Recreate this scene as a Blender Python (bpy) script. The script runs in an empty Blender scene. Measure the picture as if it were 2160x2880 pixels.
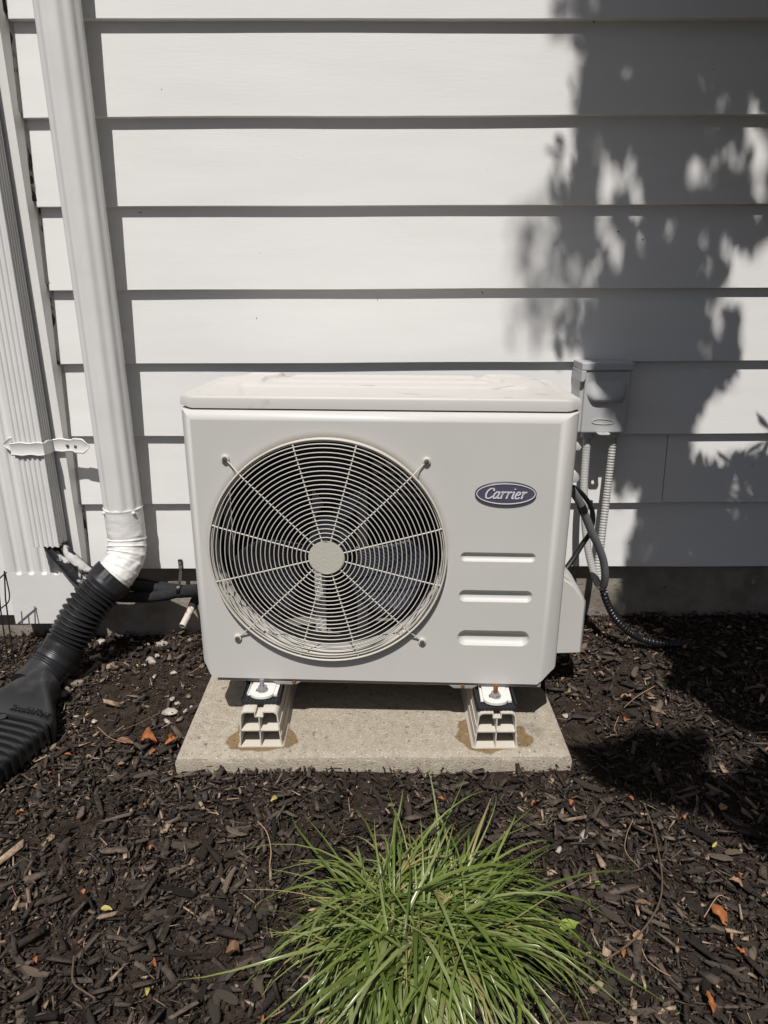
import bpy, bmesh, math, random
import numpy as np
from mathutils import Vector, Matrix, Euler
from mathutils import noise as mnoise

random.seed(7)
RNG = np.random.default_rng(11)
PI = math.pi
R = math.radians
S = bpy.context.scene
COL = S.collection

# ------------------------------------------------------------------ camera
F_PX, PITCH, YAW, ROLL, CAM_Z, CAM_Y = 1950.0, R(18.7), R(-0.2), R(0.2), 1.104, -1.93
fw = Vector((math.sin(-YAW) * math.cos(PITCH), math.cos(YAW) * math.cos(PITCH), -math.sin(PITCH)))
rt = Vector((math.cos(YAW), math.sin(YAW), 0))
up = rt.cross(fw)
RT = rt * math.cos(ROLL) - up * math.sin(ROLL)
UP = up * math.cos(ROLL) + rt * math.sin(ROLL)
CAM = Vector((0, CAM_Y, CAM_Z))
cd = bpy.data.cameras.new('camera')
cam = bpy.data.objects.new('camera', cd)
COL.objects.link(cam)
m = Matrix((RT, UP, -fw)).transposed().to_4x4()
m.translation = CAM
cam.matrix_world = m
cd.sensor_fit = 'VERTICAL'
cd.sensor_height = 36.0
cd.lens = 36.0 * F_PX / 2880.0
cd.clip_start = 0.02
cd.clip_end = 500
S.camera = cam
S.render.resolution_x, S.render.resolution_y = 768, 1024

# ------------------------------------------------------------------ light
SUN_DIR = Vector((-0.15, -1.0, 1.68)).normalized()          # towards the sun
w = bpy.data.worlds.new('World')
S.world = w
w.use_nodes = True
nt = w.node_tree
sky = nt.nodes.new('ShaderNodeTexSky')
sky.sky_type = 'NISHITA'
sky.sun_disc = False
sky.sun_elevation = math.asin(SUN_DIR.z)
sky.sun_rotation = math.atan2(SUN_DIR.x, SUN_DIR.y)
bg = nt.nodes['Background']
sky.air_density = 0.8
sky.dust_density = 1.8
sky.ozone_density = 0.6
bg.inputs['Strength'].default_value = 0.05
nt.links.new(sky.outputs[0], bg.inputs[0])
sd = bpy.data.lights.new('sun', 'SUN')
sd.energy = 4.5
sd.angle = R(0.53)
sd.color = (1.0, 0.972, 0.935)
sun = bpy.data.objects.new('sun', sd)
COL.objects.link(sun)
sun.location = SUN_DIR * 20
sun.rotation_euler = SUN_DIR.to_track_quat('Z', 'Y').to_euler()
S.view_settings.view_transform = 'Standard'
S.view_settings.look = 'None'
S.view_settings.exposure = 0.0
S.view_settings.gamma = 1.0

# ------------------------------------------------------------------ pixel -> place
def ray(x, y):
    return fw + RT * ((x - 1080) / F_PX) - UP * ((y - 1440) / F_PX)
def atY(x, y, Y):
    d = ray(x, y)
    return CAM + d * ((Y - CAM_Y) / d.y)
def atZ(x, y, Z):
    d = ray(x, y)
    return CAM + d * ((Z - CAM_Z) / d.z)

# ------------------------------------------------------------------ materials
MATS = {}
def mat(name, col, rough=0.5, spec=0.5, metal=0.0, var=None, vscale=20, vstretch=(1, 1, 1), bump=0.0, bscale=200,
        bstretch=(1, 1, 1), bdist=0.002, spots=None, rnd=None, attr=None, trans=0.0, detail=4):
    m = bpy.data.materials.new(name)
    m.use_nodes = True
    n = m.node_tree.nodes
    l = m.node_tree.links
    b = n['Principled BSDF']
    b.inputs['Roughness'].default_value = rough
    b.inputs['Specular IOR Level'].default_value = spec
    b.inputs['Metallic'].default_value = metal
    c4 = (*col, 1)
    b.inputs['Base Color'].default_value = c4
    tc = n.new('ShaderNodeTexCoord')
    def noise(scale, stretch, det=4, off=0.0):
        mp = n.new('ShaderNodeMapping')
        mp.inputs['Scale'].default_value = stretch
        mp.inputs['Location'].default_value = (off, off * .7, off * 1.3)
        l.new(tc.outputs['Object'], mp.inputs[0])
        t = n.new('ShaderNodeTexNoise')
        t.inputs['Scale'].default_value = scale
        t.inputs['Detail'].default_value = det
        l.new(mp.outputs[0], t.inputs['Vector'])
        return t.outputs['Fac']
    def mixc(fac, a, bb):
        mx = n.new('ShaderNodeMix')
        mx.data_type = 'RGBA'
        for i, v in ((0, fac), (6, a), (7, bb)):
            if hasattr(v, 'is_output'):
                l.new(v, mx.inputs[i])
            else:
                mx.inputs[i].default_value = v if i == 0 else (*v, 1)[:4]
        return mx.outputs[2]
    cur = c4
    if rnd:      # list of colours picked per object / per piece
        rp = n.new('ShaderNodeValToRGB')
        rp.color_ramp.interpolation = 'LINEAR'
        els = rp.color_ramp.elements
        while len(els) < len(rnd):
            els.new(0.5)
        for i, c in enumerate(rnd):
            els[i].position = i / (len(rnd) - 1)
            els[i].color = (*c, 1)
        if attr:
            at = n.new('ShaderNodeAttribute')
            at.attribute_name = attr
            l.new(at.outputs['Fac'], rp.inputs[0])
        else:
            oi = n.new('ShaderNodeObjectInfo')
            l.new(oi.outputs['Random'], rp.inputs[0])
        cur = rp.outputs[0]
    if var:
        f = noise(vscale, vstretch, detail)
        rmp = n.new('ShaderNodeMapRange')
        rmp.inputs[1].default_value = 0.3
        rmp.inputs[2].default_value = 0.7
        l.new(f, rmp.inputs[0])
        if hasattr(cur, 'is_output'):
            mx = n.new('ShaderNodeMix')
            mx.data_type = 'RGBA'
            mx.blend_type = 'MULTIPLY'
            mx.inputs[0].default_value = 1
            l.new(cur, mx.inputs[6])
            cc = mixc(rmp.outputs[0], var[0], var[1])
            l.new(cc, mx.inputs[7])
            cur = mx.outputs[2]
        else:
            cur = mixc(rmp.outputs[0], var[0], var[1])
    for sp in (spots or []):     # (colour, scale, threshold, softness, offset, stretch)
        scol, sc, th, soft, off, st = sp
        f = noise(sc, st, 5, off)
        rmp = n.new('ShaderNodeMapRange')
        rmp.inputs[1].default_value = th
        rmp.inputs[2].default_value = th + soft
        l.new(f, rmp.inputs[0])
        cur = mixc(rmp.outputs[0], cur, scol) if hasattr(cur, 'is_output') else mixc(rmp.outputs[0], cur[:3], scol)
    if hasattr(cur, 'is_output'):
        l.new(cur, b.inputs['Base Color'])
    if bump:
        f = noise(bscale, bstretch, 5, 3.1)
        bp = n.new('ShaderNodeBump')
        bp.inputs['Strength'].default_value = bump
        bp.inputs['Distance'].default_value = bdist
        l.new(f, bp.inputs['Height'])
        l.new(bp.outputs[0], b.inputs['Normal'])
    if trans:
        b.inputs['Transmission Weight'].default_value = 0
        tr = n.new('ShaderNodeBsdfTranslucent')
        ms = n.new('ShaderNodeMixShader')
        ms.inputs[0].default_value = trans
        if hasattr(cur, 'is_output'):
            l.new(cur, tr.inputs[0])
        else:
            tr.inputs[0].default_value = c4
        l.new(b.outputs[0], ms.inputs[1])
        l.new(tr.outputs[0], ms.inputs[2])
        l.new(ms.outputs[0], n['Material Output'].inputs[0])
    MATS[name] = m
    return m

ONE = (1, 1, 1)
mat('siding_paint', (.74, .72, .69), .55, .3, var=((.705, .692, .67), (.745, .735, .715)), vscale=3, vstretch=(1, 1, 6),
    bump=.16, bscale=70, bstretch=(.35, 1, 3.5), bdist=.0015,
    spots=[((.12, .11, .10), 40, .745, .02, 2.0, ONE)])
mat('trim_paint', (.72, .705, .68), .5, .35, var=((.66, .645, .62), (.74, .725, .70)), vscale=6, vstretch=(1, 1, .4),
    bump=.3, bscale=60, bstretch=(1, 1, 1), bdist=.0012, spots=[((.25, .22, .18), 60, .79, .02, 5.0, ONE)])
mat('caulk', (.40, .385, .36), .85, .2, spots=[((.035, .03, .025), 38, .53, .05, 1.0, (1, 1, .35))], bump=.8, bscale=70, bdist=.004)
mat('spout_paint', (.70, .69, .67), .38, .45, bump=.25, bscale=230, bdist=.0008,
    var=((.66, .65, .63), (.72, .71, .69)), vscale=9)
mat('elbow_paint', (.74, .72, .69), .45, .4, bump=.7, bscale=70, bdist=.002,
    spots=[((.42, .37, .30), 26, .66, .08, 4.0, ONE)])
mat('foundation_concrete', (.28, .245, .20), .9, .2, var=((.19, .163, .132), (.32, .285, .24)), vscale=14, bump=.8, bscale=90, bdist=.004,
    spots=[((.62, .60, .56), 9, .70, .06, 8.0, ONE), ((.07, .06, .05), 40, .73, .04, 6.0, ONE)])
mat('unit_paint', (.52, .495, .46), .42, .4, bump=.05, bscale=600, bdist=.0004,
    var=((.545, .527, .498), (.57, .552, .522)), vscale=5, spots=[((.10, .09, .08), 60, .755, .015, 9.0, ONE)])
mat('lid_paint', (.535, .515, .485), .42, .4, bump=.05, bscale=600, bdist=.0004,
    spots=[((.36, .33, .29), 11, .63, .10, 2.5, (1, 3, 1)), ((.07, .06, .055), 60, .80, .015, 9.0, ONE)])
mat('grille_paint', (.56, .53, .47), .4, .4, bump=.1, bscale=300, bdist=.0004)
mat('hub_paint', (.50, .48, .41), .45, .4, bump=.5, bscale=170, bdist=.0012)
mat('base_steel', (.30, .285, .26), .5, .4)
mat('fan_plastic', (.022, .025, .036), .42, .4)
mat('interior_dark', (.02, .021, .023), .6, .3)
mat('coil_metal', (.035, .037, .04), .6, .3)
mat('bracket_white', (.70, .68, .65), .4, .4, bump=.15, bscale=120, bdist=.001)
mat('foot_pvc', (.62, .575, .50), .5, .4, var=((.55, .50, .425), (.66, .615, .54)), vscale=14, vstretch=(1, .15, 1),
    spots=[((.10, .075, .05), 130, .74, .03, 3.0, ONE)])
mat('rubber', (.022, .022, .024), .65, .3, bump=.3, bscale=150)
mat('zinc', (.42, .42, .41), .38, .5, metal=.75, bump=.3, bscale=300)
mat('rust', (.20, .075, .035), .85, .2, var=((.12, .04, .02), (.30, .12, .05)), vscale=180, bump=.6, bscale=300)
mat('screw_steel', (.20, .18, .15), .5, .5, metal=.7)
mat('badge_blue', (.082, .076, .115), .3, .5)
mat('badge_rim', (.020, .020, .024), .35, .5)
mat('badge_silver', (.66, .65, .68), .35, .5)
mat('pad_concrete', (.36, .325, .27), .9, .15, var=((.325, .278, .215), (.415, .368, .295)), vscale=60, bump=1.0, bscale=240, bdist=.003, detail=10,
    spots=[((.24, .215, .18), 11, .62, .10, 1.5, ONE), ((.17, .15, .125), 60, .64, .06, 11.0, ONE), ((.56, .53, .47), 230, .60, .06, 4.0, ONE), ((.13, .11, .09), 210, .63, .05, 7.0, ONE)])
mat('black_plastic', (.013, .013, .0145), .32, .5, bump=.15, bscale=120, bdist=.001, spots=[((.035, .033, .031), 14, .60, .15, 1.0, ONE)])
mat('black_plastic_dusty', (.017, .017, .019), .42, .45, bump=.15, bscale=120, bdist=.001, spots=[((.045, .041, .037), 10, .58, .2, 3.0, ONE)])
mat('foam_black', (.022, .022, .023), .8, .25, bump=.9, bscale=70, bstretch=(1, 1, 1), bdist=.004)
mat('foam_painted', (.022, .022, .023), .75, .3, bump=.9, bscale=60, bdist=.004,
    spots=[((.55, .54, .52), 13, .50, .03, 2.2, ONE)])
mat('box_paint', (.46, .465, .46), .4, .4, bump=.06, bscale=300)
mat('conduit_light', (.42, .41, .39), .5, .4, spots=[((.26, .24, .21), 40, .62, .1, 1.0, ONE)])
mat('conduit_shaded', (.16, .16, .165), .45, .4)  # same conduit, with the unit's shade put into the colour
mat('cable_black', (.015, .015, .016), .45, .45)
mat('copper_pipe', (.55, .50, .44), .6, .3, spots=[((.30, .11, .05), 45, .52, .1, 2.0, ONE)], bump=.5, bscale=150)
mat('fence_wire', (.02, .02, .02), .5, .4)
mat('soil', (.034, .025, .019), .95, .1, var=((.020, .014, .011), (.050, .037, .028)), vscale=40, bump=1.0, bscale=160, bdist=.006, detail=8)
CHIPC = [(.013, .010, .008), (.027, .0208, .0163), (.042, .0323, .0253), (.058, .0453, .0357), (.080, .0634, .0508), (.128, .098, .074), (.32, .23, .158)]
mat('mulch_chip', (.04, .03, .025), .85, .2, rnd=CHIPC, attr='val', bump=.8, bscale=220, bstretch=(1, 1, 1), bdist=.003,
    var=((.6, .6, .6), (1.35, 1.35, 1.35)), vscale=90)
mat('wood_chip', (.05, .04, .033), .85, .2, rnd=[(.021, .0165, .013), (.036, .0285, .0225), (.052, .0415, .033), (.074, .059, .048), (.11, .088, .07), (.21, .16, .118)],
    var=((.55, .55, .55), (1.4, 1.4, 1.4)), vscale=260, vstretch=(.12, 1, 1), bump=.9, bscale=300, bstretch=(.12, 1, 1), bdist=.003)
mat('stone_pale', (.40, .35, .29), .85, .25, var=((.24, .20, .155), (.52, .47, .41)), vscale=60, bump=.7, bscale=120, bdist=.003)
mat('stone_dark', (.16, .13, .10), .85, .25, var=((.10, .08, .06), (.24, .20, .16)), vscale=50, bump=.7, bscale=120, bdist=.003)
mat('leaf_orange', (.42, .155, .055), .55, .35, var=((.30, .10, .035), (.50, .20, .075)), vscale=60, trans=.2)
mat('leaf_brown', (.20, .105, .060), .65, .3, var=((.13, .07, .04), (.26, .14, .08)), vscale=60, trans=.1)
mat('leaf_yellow', (.46, .40, .12), .5, .35, trans=.2)
mat('leaf_tan', (.34, .21, .12), .65, .3, var=((.24, .14, .08), (.42, .27, .16)), vscale=80, trans=.1)
mat('leaf_fallen_green', (.25, .33, .06), .5, .35, trans=.2)
mat('twig_bark', (.11, .075, .050), .8, .2, bump=.5, bscale=200)
mat('straw', (.36, .24, .14), .7, .2)
mat('grass_blade', (.08, .13, .03), .30, .6, rnd=[(.082, .122, .020), (.122, .170, .030), (.165, .212, .044), (.21, .255, .08), (.26, .29, .12)], attr=None, trans=.25)
mat('grass_blades_mass', (.08, .13, .03), .38, .45, rnd=[(.045, .072, .013), (.080, .118, .020), (.115, .162, .030), (.150, .20, .042), (.185, .235, .065), (.21, .25, .08), (.34, .27, .12)], attr='val', trans=.25)
mat('tree_leaf', (.045, .085, .02), .4, .4, trans=.12)
mat('tree_bark', (.09, .07, .055), .9, .2, bump=1, bscale=60, bdist=.01)

# ------------------------------------------------------------------ helpers
ORG = {}
class MB:
    """collects vertices and faces of ONE mesh"""
    def __init__(s):
        s.v, s.f = [], []
    def add(s, vs, fs):
        o = len(s.v)
        s.v += [tuple(p) for p in vs]
        s.f += [tuple(i + o for i in f) for f in fs]
        return s
    def box(s, a, b):
        x0, y0, z0 = a
        x1, y1, z1 = b
        return s.add([(x0, y0, z0), (x1, y0, z0), (x1, y1, z0), (x0, y1, z0), (x0, y0, z1), (x1, y0, z1), (x1, y1, z1), (x0, y1, z1)],
                     [(0, 3, 2, 1), (4, 5, 6, 7), (0, 1, 5, 4), (1, 2, 6, 5), (2, 3, 7, 6), (3, 0, 4, 7)])
    def loft(s, loops, closed=True, cap0=False, cap1=False):
        n = len(loops[0])
        vs = [p for lp in loops for p in lp]
        fs = []
        for k in range(len(loops) - 1):
            for i in range(n if closed else n - 1):
                j = (i + 1) % n
                fs.append((k * n + i, k * n + j, (k + 1) * n + j, (k + 1) * n + i))
        if cap0:
            fs.append(tuple(range(n))[::-1])
        if cap1:
            fs.append(tuple((len(loops) - 1) * n + i for i in range(n)))
        return s.add(vs, fs)
    def prism(s, poly, a, b, axis='y'):
        """poly of 2D points swept along an axis from a to b"""
        def P(u, v, t):
            return {'y': (u, t, v), 'x': (t, u, v), 'z': (u, v, t)}[axis]
        return s.loft([[P(u, v, a) for u, v in poly], [P(u, v, b) for u, v in poly]], True, True, True)
    def strip(s, pts, th, a, b, axis='y'):
        """a bent plate: open 2D polyline with thickness, swept along an axis"""
        pts = [Vector(p) for p in pts]
        L, Rr = [], []
        for i, p in enumerate(pts):
            d = (pts[min(i + 1, len(pts) - 1)] - pts[max(i - 1, 0)]).normalized()
            nn = Vector((-d.y, d.x)) * th / 2
            L.append(p + nn)
            Rr.append(p - nn)
        poly = [tuple(p) for p in L] + [tuple(p) for p in reversed(Rr)]
        def P(q, t):
            u, v = q
            return {'y': (u, t, v), 'x': (t, u, v), 'z': (u, v, t)}[axis]
        n = len(pts)
        A = [P(q, a) for q in poly]
        B = [P(q, b) for q in poly]
        N = len(poly)
        fs = [(i, (i + 1) % N, N + (i + 1) % N, N + i) for i in range(N)]
        for i in range(n - 1):
            fs.append((i, i + 1, N - 2 - i, N - 1 - i))
            fs.append((N + i, N + N - 1 - i, N + N - 2 - i, N + i + 1))
        return s.add(A + B, fs)
    def tube(s, path, rad, segs=10, caps=True, prof=None):
        path = [Vector(p) for p in path]
        loops = []
        prev = None
        for i, p in enumerate(path):
            d = (path[min(i + 1, len(path) - 1)] - path[max(i - 1, 0)])
            d = d.normalized() if d.length > 1e-9 else Vector((0, 0, 1))
            if prev is None:
                a = Vector((0, 0, 1)) if abs(d.z) < .9 else Vector((1, 0, 0))
                u = (a - d * a.dot(d)).normalized()
            else:
                u = (prev - d * prev.dot(d)).normalized()
            prev = u
            v = d.cross(u)
            r = rad[i] if hasattr(rad, '__len__') else rad
            lp = []
            for k in range(segs):
                t = 2 * PI * k / segs
                rr = r * (prof(t) if prof else 1)
                lp.append(p + u * (rr * math.cos(t)) + v * (rr * math.sin(t)))
            loops.append(lp)
        return s.loft(loops, True, caps, caps)
    def sphere(s, c, r, nu=12, nv=8, sq=(1, 1, 1)):
        loops = []
        c = Vector(c)
        for j in range(nv + 1):
            t = PI * j / nv
            loops.append([c + Vector((sq[0] * r * max(math.sin(t), 1e-4) * math.cos(2 * PI * i / nu), sq[1] * r * max(math.sin(t), 1e-4) * math.sin(2 * PI * i / nu), sq[2] * r * math.cos(t))) for i in range(nu)])
        return s.loft(loops, True, True, True)
    def build(s, name, material, parent=None, smooth=None, local=False, bevel=0, loc=None):
        me = bpy.data.meshes.new(name)
        o3 = ORG.get(parent, Vector((0, 0, 0))) if (parent is not None and not local) else Vector((0, 0, 0))
        if loc is not None:
            o3 = Vector(loc)
        me.from_pydata([(p[0] - o3.x, p[1] - o3.y, p[2] - o3.z) for p in s.v], [], s.f)
        bm = bmesh.new()
        bm.from_mesh(me)
        bmesh.ops.recalc_face_normals(bm, faces=bm.faces)
        bm.to_mesh(me)
        bm.free()
        if smooth is not None:
            me.shade_smooth()
            me.set_sharp_from_angle(angle=R(smooth))
        ob = bpy.data.objects.new(name, me)
        me.materials.append(MATS[material])
        COL.objects.link(ob)
        if parent is not None:
            ob.parent = parent
            ORG[ob] = ORG.get(parent, Vector((0, 0, 0)))
        elif loc is not None:
            ob.location = loc
            ORG[ob] = Vector(loc)
        else:
            ORG[ob] = Vector((0, 0, 0))
        if bevel:
            md = ob.modifiers.new('bevel', 'BEVEL')
            md.width = bevel
            md.segments = 2
            md.limit_method = 'ANGLE'
            md.angle_limit = R(35)
        return ob

def tag(o, label=None, cat=None, group=None, kind=None):
    if label: o['label'] = label
    if cat: o['category'] = cat
    if group: o['group'] = group
    if kind: o['kind'] = kind
    return o
def thing(name, loc, label, cat, group=None, rot=None):
    o = bpy.data.objects.new(name, None)
    o.empty_display_size = .05
    COL.objects.link(o)
    o.location = loc
    if rot: o.rotation_euler = rot
    ORG[o] = Vector(loc)
    return tag(o, label, cat, group)

def spline(pts, step=.01, closed=False):
    """Catmull-Rom through points, resampled to an even step"""
    P = [Vector(p) for p in pts]
    out = []
    n = len(P)
    for i in range(n - 1):
        p0, p1, p2, p3 = P[max(i - 1, 0)], P[i], P[i + 1], P[min(i + 2, n - 1)]
        if i == 0: p0 = p1 * 2 - p2
        if i == n - 2: p3 = p2 * 2 - p1
        for k in range(40):
            t = k / 40
            out.append(.5 * ((2 * p1) + (-p0 + p2) * t + (2 * p0 - 5 * p1 + 4 * p2 - p3) * t * t + (-p0 + 3 * p1 - 3 * p2 + p3) * t ** 3))
    out.append(P[-1].copy())
    d = [0]
    for i in range(1, len(out)):
        d.append(d[-1] + (out[i] - out[i - 1]).length)
    N = max(2, int(d[-1] / step) + 1)
    res = []
    j = 0
    for k in range(N):
        t = d[-1] * k / (N - 1)
        while j < len(d) - 2 and d[j + 1] < t:
            j += 1
        q = (t - d[j]) / max(d[j + 1] - d[j], 1e-9)
        res.append(out[j].lerp(out[j + 1], q))
    return res, d[-1]

def smooth01(t):
    t = max(0.0, min(1.0, t))
    return t * t * (3 - 2 * t)
def plain_noise(x, y, z=0.0):
    return mnoise.noise(Vector((x, y, z)))

# ground level: nearly flat, rising a little towards the wall, more so on the right
def gz(x, y):
    t = smooth01((y + .62) / .62)
    g = t * (.030 + .058 * smooth01((x + .55) / 1.1))
    return g + .008 * plain_noise(x * 3.1, y * 3.1) + .004 * plain_noise(x * 9, y * 9, 3)

PAD = (-.482, .440, -.578, -.03, .045)      # x0 x1 y0 y1 top

# ------------------------------------------------------------------ ground
xs = sorted(set([round(-1.6 + .04 * i, 3) for i in range(81)] + [-60, -20, -8, -4, -2.4, 2.4, 4, 8, 20, 60]))
ys = sorted(set([round(-1.6 + .04 * i, 3) for i in range(42)] + [-60, -20, -8, -4, -2.4, .3, 2, 8, 30, 60]))
g = MB()
vs = [(x, y, gz(x, min(y, .04)) if abs(x) < 2.5 and -2.5 < y < .5 else 0.0) for y in ys for x in xs]
nx = len(xs)
g.add(vs, [(j * nx + i, j * nx + i + 1, (j + 1) * nx + i + 1, (j + 1) * nx + i) for j in range(len(ys) - 1) for i in range(nx - 1)])
ground = g.build('ground', 'soil', smooth=60)
tag(ground, 'dark brown soil bed covered with shredded wood mulch', 'ground', kind='structure')

# ------------------------------------------------------------------ house wall
house = thing('house_wall', (0, 0, 0), 'house wall of white painted lap siding over a concrete foundation', 'wall')
ROWS = [.273, .4765, .680, .8815, 1.0735, 1.277, 1.4795, 1.684, 1.886, 2.088, 2.290, 2.492, 2.694]
T = .019
def board(x0, x1, z0, z1, seed):
    mb = MB()
    n = max(2, int((x1 - x0) / .08))
    loops = []
    for i in range(n + 1):
        x = x0 + (x1 - x0) * i / n
        dz = .0034 * plain_noise(x * 1.5, seed * 3.3) + .0005 * plain_noise(x * 11, seed * 3.3)
        dy = .0012 * plain_noise(x * 2.3, seed * 5.1, 4)
        zb = z0 + dz
        loops.append([(x, dy, zb + .0015), (x, dy + .0015, zb), (x, T + .001, zb), (x, T + .022, z1 + .03), (x, T + .001 + .0005, z1 + .03),
                      (x, dy + T * .45, z0 + (z1 - z0) * .5 + dz * .5)])
    mb.loft(loops, True, True, True)
    return mb
xl, xr = -.878, 3.4
for k in range(len(ROWS) - 1):
    z0, z1 = ROWS[k], ROWS[k + 1]
    cuts = [xl, xr]
    if k == 1:
        cuts = [xl, .822, xr]
    elif k == 4:
        cuts = [xl, 1.9, xr]
    elif k == 7:
        cuts = [xl, -.2 + 2.3, xr]
    for a, b in zip(cuts, cuts[1:]):
        board(a, b - (.0025 if b != xr else 0), z0, z1, k * 2 + (a > 0)).build('siding_board', 'siding_paint', house, smooth=25)
MB().box((-3.5, .045, .2), (3.5, .30, 2.9)).build('sheathing', 'foam_black', house)
fo = MB().box((-3.5, .034, -.4), (3.5, .25, .285)).build('foundation', 'foundation_concrete', house)
# board left of the pilaster and siding beyond it
MB().box((-3.4, .004, .119), (-1.1155, .04, 2.8)).build('side_board', 'siding_paint', house)
# caulk line between the pilaster and the siding
mb = MB()
loops = []
for i in range(260):
    z = .275 + i * .0095
    j = .0035 * plain_noise(z * 22, 1.3) + .002 * plain_noise(z * 70, 7)
    f = ((z - .273) % .2025) / .2025
    yb = .002 + f * .019
    loops.append([(-.8825, yb - .012 + j * .5, z), (-.8770 + j, yb - .003, z), (-.8700 + j * 1.3, yb + .004, z), (-.8825, .03, z)])
mb.loft(loops, True, True, True).build('caulk_joint', 'caulk', house, smooth=60)

# fluted pilaster: a height field with five flutes that end in round hollows
pil = MB()
PX0, PX1, PY = -1.112, -.882, -.040
fl_x = [atY(x, 1621, PY).x for x in (54, 89, 125, 159, 194)]
fl_z = atY(107, 1617, PY).z
cols = sorted(set([PX0, PX1] + [round(c + d, 5) for c in fl_x for d in np.linspace(-.0105, .0105, 15)] + [PX0 + .004, PX1 - .004]))
rows = [.112, .2] + list(np.linspace(fl_z - .002, fl_z + .016, 13)) + [.4, .7, 1.2, 1.8, 2.8]
def fl_d(x, z):
    for c in fl_x:
        dx = (x - c) / .0092
        if abs(dx) < 1:
            dz = max(0, (fl_z + .0092 - z) / .0092)
            q = 1 - dx * dx - dz * dz
            return .0075 * math.sqrt(q) if q > 0 else 0
    return 0
n = len(cols)
vs = [(x, PY + fl_d(x, z), z) for z in rows for x in cols]
pil.add(vs, [(j * n + i, j * n + i + 1, (j + 1) * n + i + 1, (j + 1) * n + i) for j in range(len(rows) - 1) for i in range(n - 1)])
for a, b in ((PX0, 0), (PX1, 0)):
    pil.add([(a, PY, .112), (a, .03, .112), (a, .03, 2.8), (a, PY, 2.8)], [(0, 1, 2, 3)])
pil.add([(PX0, PY, .112), (PX1, PY, .112), (PX1, .03, .112), (PX0, .03, .112)], [(0, 1, 2, 3)])
tag(pil.build('pilaster', 'trim_paint', house, smooth=50), 'fluted white corner pilaster with rounded flute ends')

# ------------------------------------------------------------------ line set cover (ribbed rectangular spout) and strap
cov = thing('line_cover', (-.951, -.07, .385), 'ribbed white rectangular spout covering black pipes on the fluted pilaster', 'downspout')
def ribbed_rect(x0, x1, y0, y1, rib, pitch):
    pts = []
    def edge(p, q, nrm):
        L = math.hypot(q[0] - p[0], q[1] - p[1])
        k = max(1, round(L * .86 / pitch))
        a = L * .07
        pts.append(p)
        for i in range(k):
            for fr, h in ((.12, 0), (.32, 1), (.62, 1), (.82, 0)):
                t = (a + (L - 2 * a) * (i + fr) / k) / L
                pts.append((p[0] + (q[0] - p[0]) * t - nrm[0] * rib * h, p[1] + (q[1] - p[1]) * t - nrm[1] * rib * h))
    edge((x0, y0), (x1, y0), (0, -1))
    edge((x1, y0), (x1, y1), (1, 0))
    edge((x1, y1), (x0, y1), (0, 1))
    edge((x0, y1), (x0, y0), (-1, 0))
    return pts
poly = ribbed_rect(-.990, -.912, -.103, -.046, .0035, .0125)
mb = MB()
mb.loft([[(u, v, .385 + .002 * math.sin(u * 400)) for u, v in poly], [(u, v, 1.2) for u, v in poly], [(u, v, 2.75) for u, v in poly]], True, False, True)
inner = [((u + .951) * .96 - .951, (v + .0745) * .95 - .0745) for u, v in poly]
mb.loft([[(u, v, .385) for u, v in inner], [(u, v, .7) for u, v in inner]], True)
mb.loft([[(u, v, .385 + .002 * math.sin(u * 400)) for u, v in poly], [(u, v, .385) for u, v in inner]], True)
mb.build('spout_body', 'spout_paint', cov, smooth=40)
st = MB()
path = [(-1.047, -.0445), (-.998, -.0445), (-.9945, -.052), (-.9945, -.1035), (-.990, -.1075), (-.914, -.1075), (-.9085, -.1035), (-.9075, -.060), (-.900, -.0525), (-.862, -.0500), (-.806, -.0560)]
pp, LL = spline([(x, y, 0) for x, y in path], .004)
loops = []
for i, p in enumerate(pp):
    t = i / (len(pp) - 1)
    d = min(i, len(pp) - 1 - i) * .004
    hw = .0185 + .0014 * math.sin(i * .55)
    if d < .045:
        hw = .0215 if d > .018 else .003 + .0185 * d / .018
    tn = (pp[min(i + 1, len(pp) - 1)] - pp[max(i - 1, 0)]).normalized()
    nn = Vector((tn.y, -tn.x, 0)) * .0009
    zc = .668 + .004 * math.sin(t * PI) - .004 * t
    lp = []
    for q, (zz, e) in enumerate(((-1, 1.0), (-.86, 2.6), (-.66, .6), (.66, .6), (.86, 2.6), (1, 1.0))):
        lp.append((p.x + nn.x * e, p.y + nn.y * e, zc + hw * zz))
    for zz in (1, -1):
        lp.append((p.x - nn.x, p.y - nn.y, zc + hw * zz))
    loops.append(lp)
st.loft(loops, True, True, True)
sto = st.build('strap', 'spout_paint', cov, smooth=45)
for x, y, z in ((-.846, -.0525, .664), (-.868, -.053, .667), (-1.018, -.046, .672)):
    MB().sphere((x, y, z), .0045, 10, 6, (1, .6, 1)).build('strap_screw', 'screw_steel', sto, smooth=60)

# ------------------------------------------------------------------ round downspout, elbow, flexible extension, drain plate
DSX, DSY, DSR = -.7320, -.063, .0505
ds = thing('downspout', (DSX, DSY, .30), 'round corrugated white downspout ending in a curved elbow above black hose', 'downspout')
wavy = lambda t: 1 + .038 * math.cos(10 * t + .5)
zs = [.487] + list(np.linspace(.5, 2.75, 12))
MB().tube([(DSX, DSY, z) for z in zs], [DSR] * len(zs), 80, True, wavy).build('pipe', 'spout_paint', ds, smooth=70)
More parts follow.
